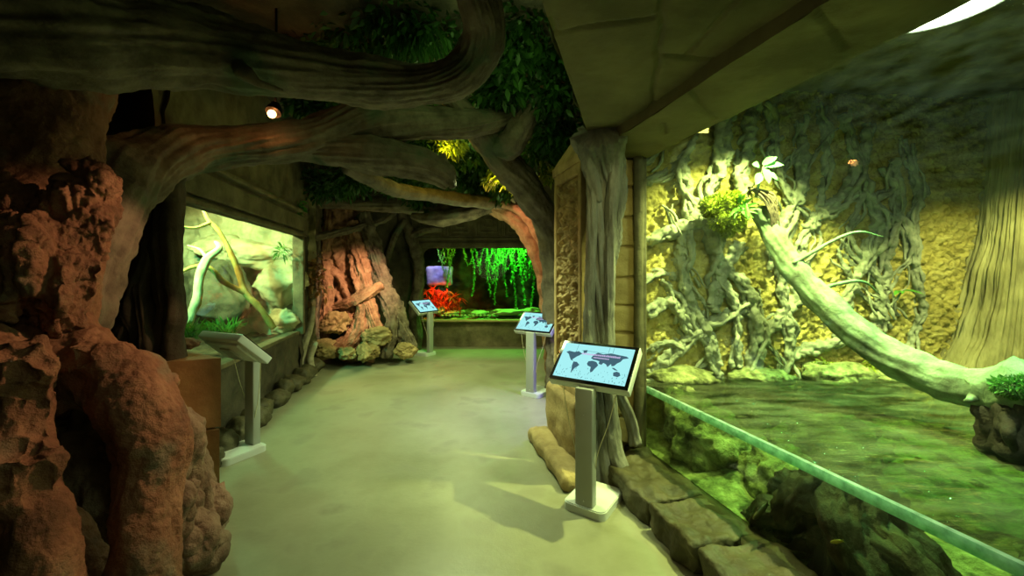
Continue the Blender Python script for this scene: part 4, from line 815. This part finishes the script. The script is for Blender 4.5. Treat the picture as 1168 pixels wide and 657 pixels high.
# hanging vines
def strand(mb, x, y, z0, L, rg, sway=.06, lw=.045):
    n = max(5, int(L / .03)); pts = []
    a = rg.uniform(0, 6)
    for i in range(n + 1): t = i / n; pts.append(np.array([x + sway * math.sin(a + t * 4), y + sway * .5 * math.cos(a + t * 3), z0 - L * t]))
    tube(mb, pts[::2], [.004] * len(pts[::2]), n=5, step=.06, cap=False)
    for p in pts:
        for _ in range(3): d = rg.normal(size=3); d[2] -= .5; leaf(mb, p, d, rg.normal(size=3), lw * rg.uniform(.7, 1.4), lw * .7, .3, 2)
def loop(mb, xa, xb, y, z0, drop, rg):
    pts = [np.array([xa + (xb - xa) * t, y + .03 * math.sin(6 * t), z0 - drop * 4 * t * (1 - t)]) for t in np.linspace(0, 1, 26)]
    tube(mb, pts[::2], [.005] * 13, n=5, step=.06, cap=False)
    for p in pts:
        for _ in range(2): d = rg.normal(size=3); leaf(mb, p, d, rg.normal(size=3), .045, .03, .3, 2)
def vines(name, label, xs, m, lens, loops, seed):
    r_ = np.random.default_rng(seed); r = empty(name, ((min(xs) + max(xs)) / 2, 9.6, 2.5), label, 'vine', 'vines in the back tank')
    for x, L in zip(xs, lens): mb = MB(); strand(mb, x, 9.5 + r_.uniform(-.15, .3), 2.5, L, r_); mb.build('strand', m, r)
    for (a, b, d) in loops: mb = MB(); loop(mb, a, b, 9.45, 2.35, d, r_); mb.build('loop', m, r)
r_ = random.Random(3)
vines('hanging_vine', 'dense green lit vine curtain in right half of the back window', [-.55 + .05 * k for k in range(26)], M['vine'], [.6 + .5 * r_.random() + (.7 if k % 4 == 0 else 0) for k in range(26)], [(-.6, -.2, .7), (-.35, .1, .65), (-.15, .35, .6), (.1, .5, .75), (-.5, 0, .5), (-.6, -.3, .95), (.2, .55, .5)], 4)
vines('hanging_vine', 'thin yellow green vine in left half of the back window', [-1.75, -1.65, -1.55, -1.5, -1.42, -1.38], M['vine'], [.6, .5, .8, 1.2, .9, .7], [(-1.75, -1.4, .5)], 5)
vines('hanging_vine', 'sparse hanging vine at middle of the back window', [-1.05, -.92, -.85, -.7], M['vine'], [.5, 1.4, .7, .9], [(-1.15, -.85, .55)], 6)
rf = empty('red_fronds', (-1.6, 9.6, .7), 'orange red fronds glowing at left of the back window', 'plant')
r_ = np.random.default_rng(21)
for k in range(60):
    x = -1.95 + .8 * r_.random(); mb = MB(); y = 9.35 + .4 * r_.random(); z = .7 + .55 * r_.random() * (1 if x < -1.4 else .8)
    tube(mb, [(x, y, .62), (x + .03 * r_.normal(), y, (z + .62) / 2), (x + .05 * r_.normal(), y - .05, z)], [.02, .015, .008], n=6, step=.05)
    for q in range(7): a = r_.normal(size=3); a[1] -= .4; leaf(mb, (x, y - .03, z), a, r_.normal(size=3), .16 * r_.uniform(.6, 1.3), .035, .4, 3)
    mb.build('frond', M['redfern'], rf)
mb = MB(); stone(mb, (-1.72, 9.8, 1.55), (.6, .3, .46), .06, 0, 7, .03, 4, 20); tag(mb.build('violet_reflection_block', M['violet'], loc=(-1.62, 9.75, 1.3)), 'pale violet block added for a light reflection above the red fronds in back window', 'rock')  # block added in place of a light reflection in the window

# ------------------------------------------------------------------ canopy foliage
rg = np.random.default_rng(33); mb = MB(); cl = 0
for px, py, d, r, n in [(400, 30, 3.6, .35, 500), (450, 20, 3.5, .4, 700), (500, 40, 3.7, .35, 600), (440, 60, 4.0, .3, 500), (590, 60, 3.9, .35, 700), (600, 20, 3.6, .35, 600), (580, 100, 4.2, .3, 700), (560, 110, 4.4, .25, 500), (630, 110, 4.2, .3, 600), (640, 150, 4.6, .35, 700), (620, 170, 5.0, .4, 700), (650, 190, 5.2, .3, 400),
                        (380, 110, 4.2, .3, 500), (350, 120, 4.0, .22, 300), (420, 110, 4.4, .3, 500), (470, 110, 4.6, .3, 400), (520, 170, 5.4, .4, 700), (550, 180, 5.8, .4, 800), (500, 200, 6.0, .4, 700), (540, 205, 6.2, .35, 700), (580, 215, 6.2, .35, 700), (450, 205, 6.0, .35, 700), (400, 205, 6.2, .4, 800), (370, 210, 6.6, .4, 600), (480, 225, 6.6, .3, 500), (600, 250, 6.8, .3, 400), (540, 150, 5.0, .3, 500), (490, 160, 5.0, .35, 500), (560, 60, 4.4, .4, 600), (640, 60, 4.0, .3, 500), (360, 60, 3.8, .3, 400), (420, 170, 5.2, .4, 500)]:
    leaf_cloud(mb, P(px, py, d), (r, r, r * .7), n, .085, .045, rg, .3, .25)
tag(mb.build('canopy_foliage', M['leaf'], loc=(0, 5, 3)), 'dark green leaf canopy hanging under the ceiling between the limbs', 'foliage', kind='stuff')
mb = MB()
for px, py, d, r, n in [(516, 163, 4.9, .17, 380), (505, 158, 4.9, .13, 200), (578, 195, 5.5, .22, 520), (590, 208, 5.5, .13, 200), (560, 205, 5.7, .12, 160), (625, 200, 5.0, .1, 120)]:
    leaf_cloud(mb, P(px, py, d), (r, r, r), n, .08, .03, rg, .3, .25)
tag(mb.build('yellow_lit_foliage', M['yleaf'], loc=(0, 5, 3)), 'leaf sprays with yellow light put into their colour beside the arching trunk', 'foliage', kind='stuff')
sw = MB()
for k in range(160): a = rg.uniform(0, 6.28); leaf(sw, P(472 + 12 * rg.normal(), 28, 3.5), (math.cos(a) * .5, math.sin(a) * .5, -1), (math.cos(a + 1.5), math.sin(a + 1.5), 0), .4 * rg.uniform(.6, 1.1), .012, .2, 3)
tag(sw.build('grass_clump', M['leaf'], loc=P(472, 28, 3.5)), 'drooping dark grass clump in the canopy above the bent limb', 'grass', kind='stuff')

# warm spotlight among the limbs
BL = P(310, 130, 3.15)
sl = empty('ceiling_spotlight', BL, 'small glowing warm spotlight between the two left limbs', 'lamp')
mb = MB(); bm = bmesh.new(); bmesh.ops.create_uvsphere(bm, u_segments=20, v_segments=12, radius=.03); mb.add(np.array([v.co[:] for v in bm.verts]) + BL, [[v.index for v in f.verts] for f in bm.faces]); bm.free(); mb.build('bulb', M['bulb'], sl)
mb = MB(); tube(mb, [BL + (-.0, .05, .10), BL + (0, .04, .06), BL + (0, .02, .02)], [.03, .05, .055], n=24, step=.01, cap=False); mb.build('housing', M['metal'], sl)
mb = MB(); tube(mb, [BL + (0, .05, .1), BL + (0, .06, .4), (BL[0], BL[1] + .06, 3.75)], [.01] * 3, n=8); mb.build('stem', M['metal'], sl)

# ------------------------------------------------------------------ lights
def light(ty, loc, tgt, col, e, size=.1, spot=60, blend=.5, name='lamp_and_fill_light'):
    l = bpy.data.lights.new(name, ty); l.color = lin(col)[:3]; l.energy = e
    if ty == 'SPOT': l.spot_size = math.radians(spot); l.spot_blend = blend; l.shadow_soft_size = size
    elif ty == 'AREA': l.size = size
    else: l.shadow_soft_size = size
    o = bpy.data.objects.new(name, l); C.objects.link(o); o.location = loc
    if tgt is not None: o.rotation_euler = (Vector(tgt) - Vector(loc)).to_track_quat('-Z', 'Y').to_euler()
    return o
# big tank
light('SPOT', (2.0, 3.0, 3.1), (1.95, 3.5, .3), '#eefa9c', 780, .03, 100, .6)
light('SPOT', (1.35, 2.95, 2.9), (1.4, 3.35, .5), '#eefa9c', 230, .03, 90, .6)
light('SPOT', (2.8, 2.95, 3.0), (2.7, 3.4, .5), '#eefa9c', 430, .03, 76, .7)
light('SPOT', (1.95, 2.0, 2.7), P(872, 205, 3.5), '#c8ffe0', 6, .05, 34, .8)  # extra spot added beside the tank lamp to brighten the orchid
light('SPOT', (1.9, 1.8, 2.76), (2.6, 2.7, .6), '#e8ffd8', 30, .15, 120, .8)
light('SPOT', (3.1, 3.0, 3.2), (2.8, 2.65, .9), '#66ffa0', 700, .05, 62, .6)
light('SPOT', (3.7, 2.6, 3.0), (4.5, 3.5, .7), '#f0f0a0', 430, .06, 80, .7)
light('SPOT', (2.9, 2.0, 3.1), (2.6, 2.2, .8), '#80ffb0', 60, .05, 60, .6)
light('AREA', (2.2, 1.5, 2.7), (2.2, 1.9, .2), '#e4ffc8', 40, .5)
# corridor
light('SPOT', (-.55, 4.2, 2.5), (-.6, 4.3, 0), '#dcf4b4', 480, .3, 135, 1)
light('SPOT', (-3.75, 5.0, 2.6), (-1.9, 4.3, 0), '#90ffb4', 130, .1, 60, .9)
light('SPOT', (-.9, 6.9, 2.4), (-.9, 7.0, 0), '#e0f4a0', 220, .2, 140, 1)
light('AREA', (.1, .3, 2.3), (.1, 1.6, 0), '#f0e8b0', 3.5, .8)  # added dim fill above the near floor, no fixture there
light('SPOT', (-.45, 2.5, 2.2), (-2.05, 2.0, 1.12), '#ffc090', 95, .03, 62, .3)
light('POINT', P(128, 72, 2.8), None, '#ff9a50', 3, .02)
light('SPOT', (-1.2, 6.0, 2.2), (.44, 4.03, 1.5), '#ffa060', 60, .04, 34, .5)
light('POINT', BL + np.array([0, .02, .03]), None, '#ff9a50', 4, .03)
light('SPOT', (1.0, 4.65, 1.5), (.15, 4.75, 0), '#a898ff', 150, .15, 80, .9)
light('SPOT', (.75, 1.2, 2.45), (.8, 3.5, 1.2), '#e8e890', 60, .1, 70, .8)
light('POINT', (-.6, 3.0, 1.9), None, '#d8e8a0', 3.5, .5)  # added soft ambient fill, no lamp hangs here
light('POINT', (-.6, 6.2, 1.9), None, '#d8e8a0', 22, .5)  # added ambient fill for the far corridor, no fixture
# left tank
light('SPOT', (-4.2, 4.3, 2.9), (-3.8, 6.4, 1.3), '#f8f4b0', 520, .08, 100, .7)
light('SPOT', (-3.9, 3.6, 2.7), (-4.2, 5.6, 1.4), '#70ffd0', 480, .08, 70, .6)
light('AREA', (-4.0, 5.3, 2.85), (-4.0, 5.4, 0), '#d8ffb0', 40, .6)
# far corner and arch
light('SPOT', (-1.25, 5.6, 2.4), (-2.9, 7.6, 1.15), '#ffcca4', 620, .06, 40, .8)
light('SPOT', (-.6, 5.2, 2.9), (.45, 6.3, 1.9), '#ffb890', 80, .06, 55, .6)
light('POINT', P(508, 172, 4.75), None, '#ffe040', 5, .03)
light('POINT', P(572, 206, 5.3), None, '#ffe040', 7, .03)
light('POINT', (-.6, 4.8, 3.3), None, '#b0d880', 16, .3)
light('POINT', (-.5, 3.3, 3.3), None, '#b0d880', 5, .3)
light('POINT', (.1, 3.6, 3.3), None, '#b0d880', 5, .3)
# back tank
light('SPOT', (.0, 9.25, 2.55), (-.1, 9.8, 1.2), '#60ff50', 400, .05, 130, .6)
light('SPOT', (-1.7, 9.15, 1.4), (-1.65, 9.7, .75), '#ff6020', 45, .05, 110, .6)
light('SPOT', (-1.7, 9.2, 2.3), (-1.75, 9.8, 1.55), '#c0b0ff', 40, .05, 50, .6)  # violet spot added to tint the stand-in block
light('SPOT', (-1.3, 9.15, 2.5), (-1.3, 9.6, 1.3), '#e0e040', 40, .05, 110, .6)
